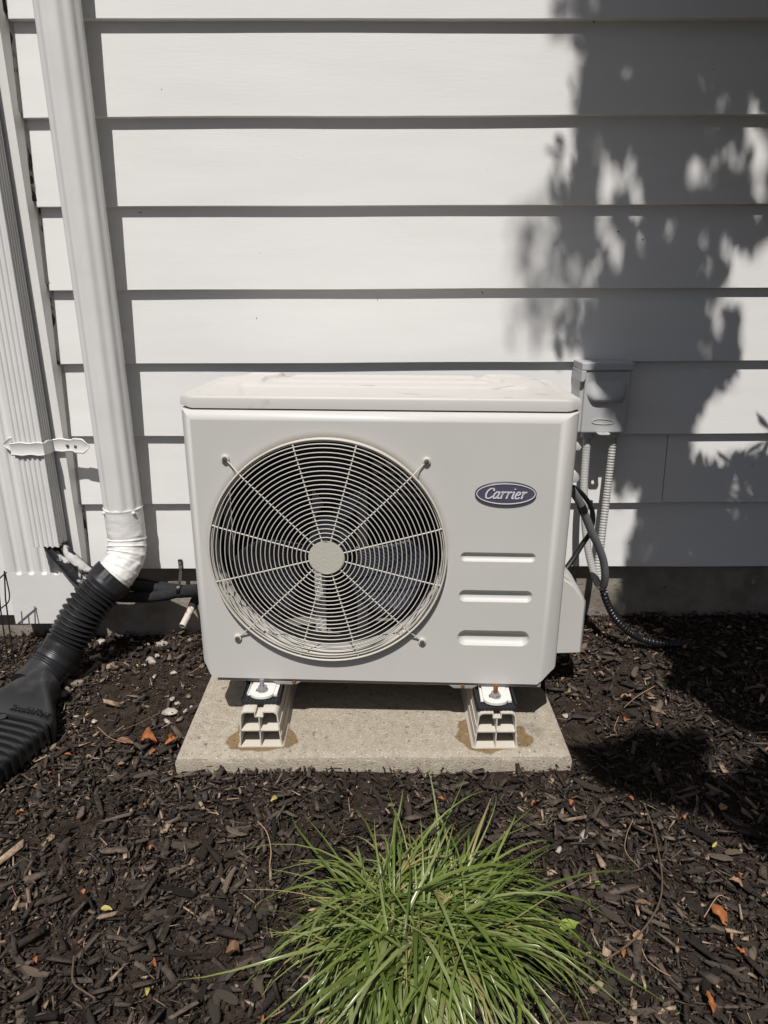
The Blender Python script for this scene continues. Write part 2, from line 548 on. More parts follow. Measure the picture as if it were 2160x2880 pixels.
# elbow: collar, then a crimped bend that turns towards the lower left and forwards
e_pts = [(DSX, DSY, .4925), (DSX, DSY, .43), (DSX + .001, DSY - .004, .392), (DSX + .000, DSY - .018, .356), (DSX - .010, DSY - .038, .328), (DSX - .026, DSY - .056, .305), (DSX - .046, DSY - .071, .286)]
ep, L = spline(e_pts, .003)
rad = []
for i in range(len(ep)):
    s_ = i * .003
    r = DSR + .0022
    if s_ < .004: r += .0012
    if s_ > .085:
        ph = ((s_ - .085) % .0215) / .0215
        r += .0026 * math.exp(-((ph - .5) / .10) ** 2) - .0008
    rad.append(r)
ebm = MB().tube(ep, rad, 64, True, lambda t: 1 + .012 * math.sin(3 * t + 1) + .008 * math.sin(7 * t))
def crinkle(p):
    k = smooth01((.44 - p[2]) / .05)
    n_1 = plain_noise(p[0] * 38, p[1] * 38, p[2] * 60)
    n_2 = abs(plain_noise(p[0] * 85 + 9, p[1] * 85, p[2] * 85))
    d_ = Vector((p[0] - DSX, p[1] - DSY - .02, 0)).normalized() * ((.0028 * n_1 - .0022 * n_2) * k + .0006 * n_1)
    return (p[0] + d_.x, p[1] + d_.y, p[2] + .0012 * k * n_1)
ebm.v = [crinkle(p) for p in ebm.v]
eb = ebm.build('elbow', 'elbow_paint', ds, smooth=60)
for a in (-2.45, -.72):
    c = Vector((DSX + (DSR + .003) * math.cos(a), DSY + (DSR + .003) * math.sin(a), .484))
    MB().sphere(c, .0055, 10, 6).build('elbow_screw', 'spout_paint', eb, smooth=60)
# flexible extension
ex = thing('drain_hose', tuple(Vector((-.93, -.22, .04))), 'black corrugated flexible drain hose sleeved over the white downspout elbow', 'hose')
H0 = Vector(ep[-1]); 
hd = (Vector(ep[-1]) - Vector(ep[-4])).normalized()
f_pts = [H0 - hd * .030, H0 + hd * .002, Vector((-.832, -.172, .226)), Vector((-.872, -.202, .156)), Vector((-.904, -.240, .104)), Vector((-.928, -.284, .078)), Vector((-.944, -.328, .068))]
fp, L = spline(f_pts, .0015)
rad = []
for i in range(len(fp)):
    s_ = i * .0015
    if s_ < .036:
        r = .0600 - .0012 * math.sin(s_ / .036 * PI) + (.001 if s_ < .003 else 0)
    elif s_ < .052:
        r = .0585 - .0045 * smooth01((s_ - .036) / .012)
    elif s_ < .225:
        ph = ((s_ - .052) % .0150) / .0150
        r = .0465 + .0125 * (1 - abs(2 * ph - 1)) ** 1.15
    elif s_ < .262:
        ph = ((s_ - .225) % .0046) / .0046
        r = .0530 + .0030 * (1 - abs(2 * ph - 1))
    else:
        r = .0545
        for c in (.290, .300, .310):
            r += .0022 * math.exp(-((s_ - c) / .0022) ** 2)
        if .266 < s_ < .284: r += .002
    rad.append(r)
def cuffprof(t):
    return 1
hose_body = MB().tube(fp, rad, 56, True).build('hose_body', 'black_plastic_dusty', ex, smooth=50)
cuf = MB()
cp, _ = spline([H0 - hd * .031, H0 - hd * .004], .003)
cuf.tube(cp, .0606, 72, False, lambda t: 1 + .014 * math.cos(22 * t))
cuf.tube(cp, .0575, 72, False)
cuf.build('cuff', 'black_plastic', ex, smooth=60)

# flat ribbed drain plate
dp = thing('drain_diffuser', (-.99, -.42, .02), 'flat black ribbed plastic drain outlet lying on the mulch', 'drain')
ang = R(-17)
fwd = Vector((math.sin(ang), -math.cos(ang), 0))          # along the plate, towards the viewer's left
lat = Vector((math.cos(ang), math.sin(ang), 0))
N0 = Vector(fp[-14])
C0 = N0 + lat * .034
def sect(t, w, h, z0, pw, d):
    """rounded section: width w, height h, exponent pw, at distance d along the plate"""
    out = []
    for k in range(64):
        a = 2 * PI * k / 64
        c, s_ = math.cos(a), math.sin(a)
        cx = math.copysign(abs(c) ** (2 / pw), c) * w / 2
        cz = math.copysign(abs(s_) ** (2 / pw), s_) * h / 2
        p = C0 + fwd * d + lat * cx
        out.append((p.x, p.y, z0 + cz))
    return out
mb = MB()
loops = []
for i in range(26):
    t = i / 25
    q = smooth01(t)
    loops.append(sect(t, .112 + (.275 - .112) * q ** 1.2, .112 + (.078 - .112) * smooth01(t * 1.2), N0.z + (.040 - N0.z) * smooth01(t * 1.1), 2 + 4.0 * q, t * .135))
mb.loft(loops, True, True, False)
body = mb.build('inlet_hood', 'black_plastic', dp, smooth=50)
mb = MB()
loops = []
d = .135
for i in range(220):
    dd = d + i * .002
    ph = ((i * .002) % .0220) / .0220
    groove = .0090 * (smooth01((ph - .25) / .12) - smooth01((ph - .80) / .12))
    if i < 5: groove = -.003 if i < 3 else 0
    sag = .020 * smooth01((i * .002) / .38)
    loops.append(sect(0, .265 - .5 * groove, .078 - groove * 2, .040 - sag * .4, 6, dd))
mb.loft(loops, True, True, True)
rb = mb.build('ribbed_body', 'black_plastic', dp, smooth=35)
pc = C0 + fwd * .152 + lat * .012
kn = MB()
kn.tube([(pc.x, pc.y, .066), (pc.x, pc.y, .0815)], .0105, 20)
kn.build('locking_stud', 'black_plastic', rb, smooth=40)
def text_mesh(txt, size, ext):
    cu = bpy.data.curves.new('t', 'FONT')
    cu.body = txt
    cu.size = size
    cu.extrude = ext
    cu.align_x = 'CENTER'
    cu.align_y = 'CENTER'
    cu.resolution_u = 3
    ob = bpy.data.objects.new('t', cu)
    COL.objects.link(ob)
    dg = bpy.context.evaluated_depsgraph_get()
    me = bpy.data.meshes.new_from_object(ob.evaluated_get(dg))
    bpy.data.objects.remove(ob)
    return me
me = text_mesh('StealthFlow', .0255, .0024)
me.name = 'embossed_lettering'
lo = bpy.data.objects.new('embossed_lettering', me)
COL.objects.link(lo)
me.materials.append(MATS['black_plastic'])
lo.parent = body
tc_ = C0 + fwd * .112 + lat * .062
mm = Matrix((lat, -fwd, Vector((0, 0, 1)))).transposed().to_4x4()
mm = mm @ Matrix.Rotation(R(4), 4, 'X')
mm.translation = Vector((tc_.x, tc_.y, .0815)) - ORG[dp]
lo.matrix_local = mm

# ------------------------------------------------------------------ insulated refrigerant lines
ln = thing('refrigerant_lines', (-.7, -.06, .15), 'black foam insulated pipe bundle running from ribbed cover to unit', 'pipes')
def px(pts):
    return [atY(150 + x / 3.687, 1560 + y / 3.687, Y) for x, y, Y in pts]
t1 = [(-.962, -.076, .47), (-.958, -.077, .40)] + px([(150, 130, -.085), (330, 300, -.080), (600, 420, -.06), (900, 440, -.05), (1150, 420, -.06), (1330, 385, -.08), (1520, 360, -.11)])
t2 = [(-.936, -.070, .47), (-.934, -.070, .40)] + px([(230, 70, -.075), (390, 200, -.068), (650, 310, -.045), (900, 330, -.035), (1150, 355, -.045), (1330, 370, -.075), (1520, 350, -.11)])
t3 = [(-.945, -.060, .47), (-.930, -.058, .40)] + px([(250, 30, -.06), (400, 140, -.05), (650, 230, -.02), (900, 260, -.012), (1050, 287, -.02), (1250, 318, -.04), (1330, 330, -.07), (1500, 330, -.1)])
for nm, pts, r0, mt in (('insulated_pipe', t1, .0165, 'foam_painted'), ('insulated_pipe', t2, .0150, 'foam_painted'), ('control_cable', t3, .0055, 'foam_black')):
    p, L = spline(pts, .006)
    rr = [r0 * (1 + .10 * plain_noise(i * .12, r0 * 900) + .05 * plain_noise(i * .5, r0 * 500)) for i in range(len(p))]
    cutk = len(p) if mt == 'foam_black' else int(.24 / .006)
    MB().tube(p[:cutk], rr[:cutk], 14).build(nm, mt, ln, smooth=70)
    if cutk < len(p):
        MB().tube(p[cutk - 1:], rr[cutk - 1:], 14).build(nm, 'foam_black', ln, smooth=70)
# wrapped part near the unit
p, L = spline(px([(1290, 385, -.075), (1400, 380, -.09), (1530, 362, -.12)]), .006)
MB().tube(p, [.0185 * (1 + .08 * plain_noise(i * .4, 3)) for i in range(len(p))], 18).build('foam_wrap', 'foam_black', ln, smooth=70)
# hanger strap screwed to the lowest board
hg = thing('pipe_hanger', tuple(atY(150 + 1315 / 3.687, 1560 + 85 / 3.687, -.005)), 'black plastic hanger strap screwed to lowest siding board holding the pipes', 'strap')
a = atY(150 + 1316 / 3.687, 1560 + 82 / 3.687, -.004)
MB().box((a.x - .0065, -.006, a.z - .030), (a.x + .0065, .0, a.z + .010)).build('tab', 'black_plastic', hg, bevel=.002)
MB().tube([(a.x, -.005, a.z), (a.x, -.010, a.z)], .0042, 12).build('screw', 'zinc', hg, smooth=40)
sp = px([(1316, 100, -.007), (1318, 180, -.03), (1308, 290, -.085), (1292, 345, -.101), (1290, 385, -.103), (1300, 430, -.092)])
pth, L = spline(sp, .004)
mb = MB()
mb.loft([[p + Vector((-.0045, 0, 0)), p + Vector((.0045, 0, 0)), p + Vector((.0045, .0022, .001)), p + Vector((-.0045, .0022, .001))] for p in pth], True, True, True)
mb.build('strap', 'black_plastic', hg, smooth=30)
# copper stub
cs = thing('pipe_stub', tuple(px([(1440, 560, -.10)])[0]), 'short open rusty white pipe stub sticking out beside unit', 'pipe')
A, B = px([(1450, 520, -.085), (1338, 742, -.150)])
mb = MB()
dd = (B - A).normalized()
mb.tube([A, A.lerp(B, .5), B], .0098, 20, False)
mb.tube([A, B], .0078, 20, False)
q = []
for rr in (.0098, .0078):
    tmp = MB().tube([B - dd * .001, B], rr, 20, False)
    q.append(tmp.v[20:])
mb.loft(q, True)
mb.build('tube', 'copper_pipe', cs, smooth=60)
mb = MB()
mb.tube([A - dd * .05, A - dd * .012, A + dd * .012], [.013, .014, .0125], 14)
mb.build('foam_sleeve', 'foam_black', cs, smooth=60)

# ------------------------------------------------------------------ wire fence at the left edge
fe = thing('wire_fence', tuple(atZ(20, 1790, gz(-1.05, -.1))), 'thin black wire garden fence against the fluted pilaster base', 'fence')
def fpx(x, y, Y=-.135):
    return atY(x / 3.2526, 1560 + y / 3.2526, Y)
for pts in ([(40, 150), (50, 400), (70, 720)], [(-20, 240), (5, 500), (32, 790)], [(-90, 200), (-60, 500), (-30, 800)]):
    v = [fpx(*p) for p in pts]
    v[-1].z = min(v[-1].z, gz(v[-1].x, v[-1].y) - .02)
    MB().tube(v, .0021, 8).build('upright_wire', 'fence_wire', fe, smooth=60)
MB().tube([fpx(58, 163), fpx(-10, 222), fpx(-120, 320)], .0021, 8).build('cross_wire', 'fence_wire', fe, smooth=60)
MB().tube(spline([fpx(50, 180, -.137), fpx(86, 405, -.137), fpx(0, 500, -.137), fpx(-110, 620, -.137)], .01)[0], .0019, 8).build('cross_wire', 'fence_wire', fe, smooth=60)

# ------------------------------------------------------------------ concrete pad
x0, x1, y0, y1, pz = PAD
mb = MB()
nxp, nyp = 70, 40
def padP(i, j):
    u, v = i / nxp, j / nyp
    x = x0 + (x1 - x0) * u
    y = y0 + (y1 - y0) * v
    z = pz + .0012 * plain_noise(x * 7, y * 7)
    e = min(u * (x1 - x0), (1 - u) * (x1 - x0), v * (y1 - y0), (1 - v) * (y1 - y0))
    if e < .002: z -= .004 + .003 * abs(plain_noise(x * 25, y * 25))
    if j == 0: y += .004 * plain_noise(x * 12, 4) - .001
    return (x, y, z)
vs = [padP(i, j) for j in range(nyp + 1) for i in range(nxp + 1)]
fs = [(j * (nxp + 1) + i, j * (nxp + 1) + i + 1, (j + 1) * (nxp + 1) + i + 1, (j + 1) * (nxp + 1) + i) for j in range(nyp) for i in range(nxp)]
per = [i for i in range(nxp + 1)] + [j * (nxp + 1) + nxp for j in range(1, nyp + 1)] + [nyp * (nxp + 1) + i for i in range(nxp - 1, -1, -1)] + [j * (nxp + 1) for j in range(nyp - 1, 0, -1)]
o = len(vs)
for k in per:
    x, y, z = vs[k]
    vs.append((x + (.003 if x > 0 else -.003), y + (-.004 if y < -.3 else .003), z - .012))
for k in per:
    x, y, z = vs[k]
    vs.append((x, y, -.06))
Np = len(per)
for r_ in range(2):
    for i in range(Np):
        a = per[i] if r_ == 0 else o + i
        b = per[(i + 1) % Np] if r_ == 0 else o + (i + 1) % Np
        c = o + r_ * Np
        fs.append((a, b, c + (i + 1) % Np, c + i))
mb.add(vs, fs)
pad = mb.build('concrete_pad', 'pad_concrete', smooth=50)
tag(pad, 'weathered tan concrete slab beneath the outdoor unit', 'slab')
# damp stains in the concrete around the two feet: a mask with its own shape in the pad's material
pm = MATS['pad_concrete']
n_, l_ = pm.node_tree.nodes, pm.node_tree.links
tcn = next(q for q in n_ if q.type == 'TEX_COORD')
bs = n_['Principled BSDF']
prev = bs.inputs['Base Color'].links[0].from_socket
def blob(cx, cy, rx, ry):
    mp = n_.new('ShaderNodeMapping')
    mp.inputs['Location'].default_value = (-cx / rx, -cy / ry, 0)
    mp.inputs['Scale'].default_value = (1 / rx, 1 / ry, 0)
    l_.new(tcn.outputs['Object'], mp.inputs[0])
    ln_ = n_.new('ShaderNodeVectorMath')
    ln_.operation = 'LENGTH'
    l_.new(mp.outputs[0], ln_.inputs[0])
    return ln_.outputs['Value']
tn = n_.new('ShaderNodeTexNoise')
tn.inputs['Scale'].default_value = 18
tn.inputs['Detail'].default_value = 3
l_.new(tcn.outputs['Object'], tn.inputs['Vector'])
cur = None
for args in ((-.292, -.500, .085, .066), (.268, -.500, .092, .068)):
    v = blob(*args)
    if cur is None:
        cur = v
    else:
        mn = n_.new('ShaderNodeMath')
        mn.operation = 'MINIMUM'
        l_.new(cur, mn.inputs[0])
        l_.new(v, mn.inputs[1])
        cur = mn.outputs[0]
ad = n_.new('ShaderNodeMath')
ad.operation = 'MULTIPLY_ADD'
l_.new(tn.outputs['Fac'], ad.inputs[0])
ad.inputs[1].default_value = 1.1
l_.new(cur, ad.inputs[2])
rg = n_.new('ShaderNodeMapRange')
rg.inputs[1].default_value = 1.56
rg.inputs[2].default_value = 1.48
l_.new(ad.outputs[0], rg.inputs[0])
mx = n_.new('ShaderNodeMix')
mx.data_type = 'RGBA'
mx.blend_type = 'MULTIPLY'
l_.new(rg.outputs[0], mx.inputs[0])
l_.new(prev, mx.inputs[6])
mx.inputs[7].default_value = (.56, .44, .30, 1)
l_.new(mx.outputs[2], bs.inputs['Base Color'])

# ------------------------------------------------------------------ outdoor unit
AC_LOC = (-.0125, -.476, 0)
ac = thing('air_conditioner', AC_LOC, 'beige outdoor air conditioner unit with round fan grille and oval badge', 'air conditioner', rot=(0, R(.43), R(-2.2)))
M_AC = Matrix.Translation(AC_LOC) @ Euler((0, R(.43), R(-2.2))).to_matrix().to_4x4()
MI = M_AC.inverted()
def acp(x, y, dy=0.0):
    """pixel -> point of the unit's plane y = dy, in the unit's own axes"""
    a = MI @ CAM
    d = MI.to_3x3() @ ray(x, y)
    return a + d * ((dy - a.y) / d.y)
W2, ZB, ZT = .4290, .182, .864
LZ = .8285
LZ = acp(1050, 1154, .019).z          # seam between lid and front panel
ZT = acp(1050, 1119, .019).z
def acb(mb, name, m, parent=ac, **k):
    return mb.build(name, m, parent, local=True, **k)

# front panel
FC = acp(919, 1566, -.020)
CX, CZ = FC.x, FC.z
FR = .263
def rect_loop(ix, iz0, iz1, y, cut, n=1):
    x, xn = W2 - ix * 1.35, W2 - ix * .8
    return [(-xn, y, iz1), (-xn, y, iz0 + cut), (-xn + cut, y, iz0), (x - cut, y, iz0), (x, y, iz0 + cut), (x, y, iz1)]
bm = bmesh.new()
def ring(pts):
    vs = [bm.verts.new(p) for p in pts]
    es = [bm.edges.new((vs[i], vs[(i + 1) % len(vs)])) for i in range(len(vs))]
    return vs, es
def bridge(a, b):
    n = len(a)
    for i in range(n):
        bm.faces.new((a[i], a[(i + 1) % n], b[(i + 1) % n], b[i]))
CH = .034
zp1 = acp(1050, 1187, 0).z
outer, oe = ring(rect_loop(CH, ZB, zp1, 0, .004))
NC = 128
circ = lambda r, y: [(CX + r * math.cos(2 * PI * i / NC), y, CZ + r * math.sin(2 * PI * i / NC)) for i in range(NC)]
hole, he = ring(circ(FR + .020, 0))
slots = []
edges = oe + he
for (xa, xb, ya, yb) in ((1295, 1507, 1554, 1580), (1290, 1498, 1660, 1693), (1286, 1489, 1773, 1816)):
    pa, pb = acp(xa, (ya + yb) / 2 - 1), acp(xb, (ya + yb) / 2 + 2)
    hh = (acp((xa + xb) / 2, ya).z - acp((xa + xb) / 2, yb).z) / 2
    cx_, cz_, hw = (pa.x + pb.x) / 2, (pa.z + pb.z) / 2, (pb.x - pa.x) / 2 - hh
    slots.append((cx_, cz_, hw, hh))
def stadium(cx_, cz_, hw, r, y):
    out = []
    for k in range(13):
        a = -PI / 2 + PI * k / 12
        out.append((cx_ + hw + r * math.cos(a), y, cz_ + r * math.sin(a)))
    for k in range(13):
        a = PI / 2 + PI * k / 12
        out.append((cx_ - hw + r * math.cos(a), y, cz_ + r * math.sin(a)))
    return out
slot_rings = []
for s_ in slots:
    vs_, es_ = ring(stadium(s_[0], s_[1], s_[2], s_[3] + .003, 0))
    slot_rings.append(vs_)
    edges += es_
bmesh.ops.triangle_fill(bm, use_beauty=True, use_dissolve=False, edges=edges)
# slots: concave hollows
for vs_, s_ in zip(slot_rings, slots):
    prev_ = vs_
    r_ = s_[3]
    for fr, dep in ((1.0, 0), (.93, .0012), (.80, .0042), (.60, .0070), (.35, .0086), (.10, .0092)):
        cur_ = [bm.verts.new(p) for p in stadium(s_[0], s_[1], s_[2], r_ * fr, dep * r_ / .0135)]
        bridge(prev_, cur_)
        prev_ = cur_
    bm.faces.new(prev_)
# rim of the fan opening
prev_ = hole
for r_, y_ in ((FR + .017, .0), (FR + .012, .0010), (FR + .007, .0036), (FR + .003, .0080), (FR + .0008, .0125), (FR, .018), (FR, .030)):
    cur_ = [bm.verts.new(p) for p in circ(r_, y_)]
    bridge(prev_, cur_)
    prev_ = cur_
# outer roll: sloped sides, rolled top, lower return
def olo(ix, zb_, zt, y, cut):
    return [bm.verts.new(p) for p in rect_loop(ix, zb_, zt, y, cut)]
prev_ = outer
for ix, zb_, zt, y_, cut in ((CH - .002, ZB - .0005, zp1 + .001, 0, .0045), (CH - .007, ZB - .001, zp1 + .005, .0016, .010), (.010, ZB - .001, LZ - .004, .0165, .028), (.0045, ZB - .001, LZ - .002, .0200, .033), (.0010, ZB + .0, LZ - .001, .027, .036), (0, ZB, LZ, .036, .036), (0, ZB, LZ, .14, .036)):
    cur_ = olo(ix, zb_, zt, y_, cut)
    bridge(prev_, cur_)
    prev_ = cur_
bmesh.ops.recalc_face_normals(bm, faces=bm.faces)
me = bpy.data.meshes.new('front_panel')
bm.to_mesh(me)
bm.free()
me.shade_smooth()
me.set_sharp_from_angle(angle=R(38))
me.materials.append(MATS['unit_paint'])
fpn = bpy.data.objects.new('front_panel', me)
COL.objects.link(fpn)
fpn.parent = ac

# sides, base
DEP = .335
acb(MB().box((-W2, .10, ZB), (-W2 + .012, DEP, LZ)), 'side_panel', 'unit_paint', bevel=.003)
acb(MB().box((W2 - .012, .10, ZB), (W2, DEP, LZ)), 'side_panel', 'unit_paint', bevel=.003)
mb = MB()
mb.box((-W2 + .037, .006, ZB - .012), (W2 - .037, DEP, ZB + .006))
for cxx in (acp(805, 1920).x, acp(1303, 1925).x):
    mb.prism([(cxx - .035, ZB - .011), (cxx - .022, ZB - .020), (cxx + .022, ZB - .020), (cxx + .035, ZB - .011)], .0055, .0085)
acb(mb, 'base_pan', 'base_steel', bevel=.002)
for cxx in (acp(826, 1912).x, acp(1302, 1922).x):
    acb(MB().tube([(cxx, .007, ZB - .010), (cxx, .0015, ZB - .010)], .0045, 12), 'base_screw', 'rust', smooth=40)
# inner walls: fan deck, partition
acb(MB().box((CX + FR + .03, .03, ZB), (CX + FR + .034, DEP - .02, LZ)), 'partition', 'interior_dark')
mb = MB()
mb.loft([circ(FR + .0015, .029), circ(FR - .001, .045), circ(FR + .0005, .060), circ(FR + .012, .066), circ(FR + .012, .030)], True)
acb(mb, 'fan_shroud', 'unit_paint', smooth=40)
mb = MB()
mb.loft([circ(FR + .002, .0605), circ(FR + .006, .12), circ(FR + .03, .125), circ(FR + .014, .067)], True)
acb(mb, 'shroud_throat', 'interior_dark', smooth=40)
acb(MB().box((-W2 + .03, .05, ZB + .0065), (W2 - .03, DEP - .03, ZB + .010)), 'base_floor', 'base_steel')
# condenser coil: stacked fin rows; near the top right the rows stand apart
mb = MB()
zc = ZB + .02
while zc < LZ - .02:
    op = CZ - .015 < zc < CZ + .135
    for xa, xb in ((-W2 + .02, CX + .085), (CX + .085, CX + .225), (CX + .225, W2 - .02)):
        g_ = .0090 if (op and xa == CX + .085) else .0208
        mb.box((xa, DEP - .03, zc), (xb, DEP - .012, zc + g_))
    zc += .0212
acb(mb, 'condenser_coil', 'coil_metal')
mb = MB()
for k in range(22):
    x = -W2 + .03 + k * .0365
    mb.box((x, DEP - .001, ZB), (x + .003, DEP + .002, LZ))
for k in range(14):
    z = ZB + .02 + k * .046
    mb.box((-W2, DEP - .004, z), (W2, DEP - .001, z + .003))
acb(mb, 'rear_guard', 'interior_dark')
acb(MB().box((CX - .062, .215, ZB), (CX - .034, .222, LZ)), 'motor_bracket', 'unit_paint')
acb(MB().box((CX + .050, .215, ZB), (CX + .078, .222, LZ)), 'motor_bracket', 'unit_paint')
acb(MB().tube([(CX, .13, CZ), (CX, .215, CZ)], .055, 32), 'fan_motor', 'interior_dark', smooth=40)
# fan
fan = acb(MB().tube([(CX, .048, CZ), (CX, .052, CZ), (CX, .115, CZ)], [.045, .052, .056], 36), 'fan_hub', 'fan_plastic', smooth=40)
for k in range(3):
    a0 = R(-42 + 120 * k)
    vs_, fs_ = [], []
    NR, NA = 10, 14
    for i in range(NR + 1):
        r_ = .05 + (.247 - .05) * i / NR
        sweep = .62 + .42 * math.sin(PI * (i / NR) * .8)
        off = .35 * (i / NR) ** 1.6
        for j in range(NA + 1):
            q = j / NA
            a = a0 + off + sweep * (q - .5) * (1 if i else .9)
            y_ = .052 + .062 * q + .012 * math.sin(PI * q) 
            vs_.append((CX + r_ * math.cos(a), y_, CZ + r_ * math.sin(a)))
    n2 = NA + 1
    fs_ = [(i * n2 + j, i * n2 + j + 1, (i + 1) * n2 + j + 1, (i + 1) * n2 + j) for i in range(NR) for j in range(NA)]
    bo = acb(MB().add(vs_, fs_), 'fan_blade', 'fan_plastic', smooth=60)
    md = bo.modifiers.new('solid', 'SOLIDIFY')
    md.thickness = .003

# grille: concentric wires, twelve radial wires, four of them reaching the screws
gr = acb(MB().tube([(CX, -.0225, CZ), (CX, -.0260, CZ), (CX, -.0275, CZ), (CX, -.0180, CZ)], [.0385, .0405, .0385, .0001], 64), 'grille_hub', 'hub_paint', smooth=50)
def gy(r):
    """depth of the grille face: slightly domed, turning back at the edge"""
    if r < .248: return -.0235 + .0045 * (r / .248) ** 2
    t = (r - .248) / .019
    return -.019 + .012 * (1 - math.sqrt(max(0, 1 - min(t, 1) ** 2)))
def wire_ring(r, y, wr, seg=96):
    mb = MB()
    loops = []
    for i in range(seg):
        a = 2 * PI * i / seg
        lp = []
        for k in range(8):
            b = 2 * PI * k / 8
            rr = r + wr * math.cos(b)
            lp.append((CX + rr * math.cos(a), y + wr * math.sin(b), CZ + rr * math.sin(a)))
        loops.append(lp)
    loops.append(loops[0])
    return mb.loft(loops, True)
rings = [.0475 + .0101 * k for k in range(21)]
for r_ in rings:
    acb(wire_ring(r_, gy(r_), .00118), 'ring_wire', 'grille_paint', gr, smooth=70)
for r_, y_, wr in ((.2575, -.0160, .00125), (.2625, -.010, .0013), (.2635, -.004, .0015), (.2635, .002, .0015), (.2605, .013, .0016), (.2605, .021, .0016)):
    acb(wire_ring(r_, y_, wr), 'ring_wire', 'grille_paint', gr, smooth=70)
acb(wire_ring(.2670, -.0140, .0026, 128), 'rim_wire', 'grille_paint', gr, smooth=70)
acb(MB().loft([circ(.2675, -.0125), circ(.2675, .012), circ(.2655, .012), circ(.2655, -.0125), circ(.2675, -.0125)], True), 'rim_band', 'grille_paint', gr, smooth=40)
for k in range(12):
    a = R(15 + 30 * k)
    long_ = k % 3 == 1
    pts = []
    for r_ in np.linspace(.036, .2675, 16):
        pts.append((CX + r_ * math.cos(a), gy(min(r_, .262)) + .0024, CZ + r_ * math.sin(a)))
    if long_:
        for r_, y_ in ((.278, -.010), (.292, -.0055), (.307, -.0040)):
            pts.append((CX + r_ * math.cos(a), y_, CZ + r_ * math.sin(a)))
    acb(MB().tube(pts, [.0017] * len(pts), 8), 'spoke_wire', 'grille_paint', gr, smooth=70)
    if long_:
        q = (CX + .309 * math.cos(a), CZ + .309 * math.sin(a))
        acb(MB().tube([(q[0], 0, q[1]), (q[0], -.0050, q[1]), (q[0], -.0060, q[1])], [.0090, .0088, .0075], 20), 'grille_lug', 'grille_paint', gr, smooth=40)
        acb(MB().tube([(q[0], -.0055, q[1]), (q[0], -.0078, q[1]), (q[0], -.0085, q[1])], [.0056, .0054, .0035], 16), 'grille_screw', 'screw_steel', gr, smooth=40)

# lid
LX, LY0, LY1 = W2 + .0015, .0185, .352
def lid_z(x, y):
    v = (y - LY0) / (LY1 - LY0)
    z = ZT - .0035
    rim = min((LX - abs(x)), y - LY0, LY1 - y)
    z += .0035 * (1 - smooth01((rim - .008) / .012))
    # sunk centre field, raised rear strip and two raised end pads
    sx = smooth01((LX - .085 - abs(x) + .10 * (v - .5)) / .012)
    sy = smooth01((v - .13) / .05) * (1 - smooth01((v - .56) / .05))
    z -= .0045 * sx * sy
    sb = smooth01((LX - .155 - abs(x)) / .012) * smooth01((v - .74) / .03)
    z += .0045 * sb
    ep_ = smooth01((abs(x) - (LX - .135)) / .010) * smooth01((v - .50) / .3) * (1 - smooth01((abs(x) - (LX - .04)) / .02))
    z += .0085 * ep_
    return z
us = [-1, -.996, -.990] + list(np.linspace(-.975, .975, 118)) + [.990, .996, 1]
vs0 = [0, .004, .012, .022] + list(np.linspace(.045, .955, 60)) + [.985, .995, 1]
nu, nv = len(us) - 1, len(vs0) - 1
def lidpt(i, j):
    u, v = us[i], vs0[j]
    y = LY0 + (LY1 - LY0) * v
    cut = max(0, (v - .86) / .14) * .055
    hwid = LX - cut - .012 * v
    x = u * hwid
    # front corners cut back in plan
    c = max(0, abs(u) - .945) / .055
    yy = y + c * .016 * (1 - v) ** 6
    edge = (j in (0, nv)) or (i in (0, nu))
    return (x, yy, lid_z(x * LX / max(hwid, 1e-6), y) - (.0022 if edge else 0))
vs_ = [lidpt(i, j) for j in range(nv + 1) for i in range(nu + 1)]
fs_ = [(j * (nu + 1) + i, j * (nu + 1) + i + 1, (j + 1) * (nu + 1) + i + 1, (j + 1) * (nu + 1) + i) for j in range(nv) for i in range(nu)]
per = [i for i in range(nu + 1)] + [j * (nu + 1) + nu for j in range(1, nv + 1)] + [nv * (nu + 1) + i for i in range(nu - 1, -1, -1)] + [j * (nu + 1) for j in range(nv - 1, 0, -1)]
o = len(vs_)
for lev in range(3):
    for k in per:
        x, y, z = vs_[k]
        e = smooth01((abs(x) - (LX - .034)) / .030) if y < .05 else 1
        zl = LZ + .0015 + .0045 * e
        fr_ = y < .05
        if lev == 0:
            q = (x * 1.002, y - .0012 if fr_ else y, z - .003)
        elif lev == 1:
            q = (x * 1.003, y - .0016 if fr_ else y, zl)
        else:
            q = (x * .985, y + .006 if fr_ else y - .004, zl)
        vs_.append(q)
Np = len(per)
prv = per
for lev in range(3):
    cur_ = [o + lev * Np + i for i in range(Np)]
    for i in range(Np):
        fs_.append((prv[i], prv[(i + 1) % Np], cur_[(i + 1) % Np], cur_[i]))
    prv = cur_
acb(MB().add(vs_, fs_), 'lid', 'lid_paint', smooth=32)
acb(MB().box((-W2 + .02, .03, LZ - .006), (W2 - .02, DEP - .004, LZ + .001)), 'lid_underside', 'interior_dark')

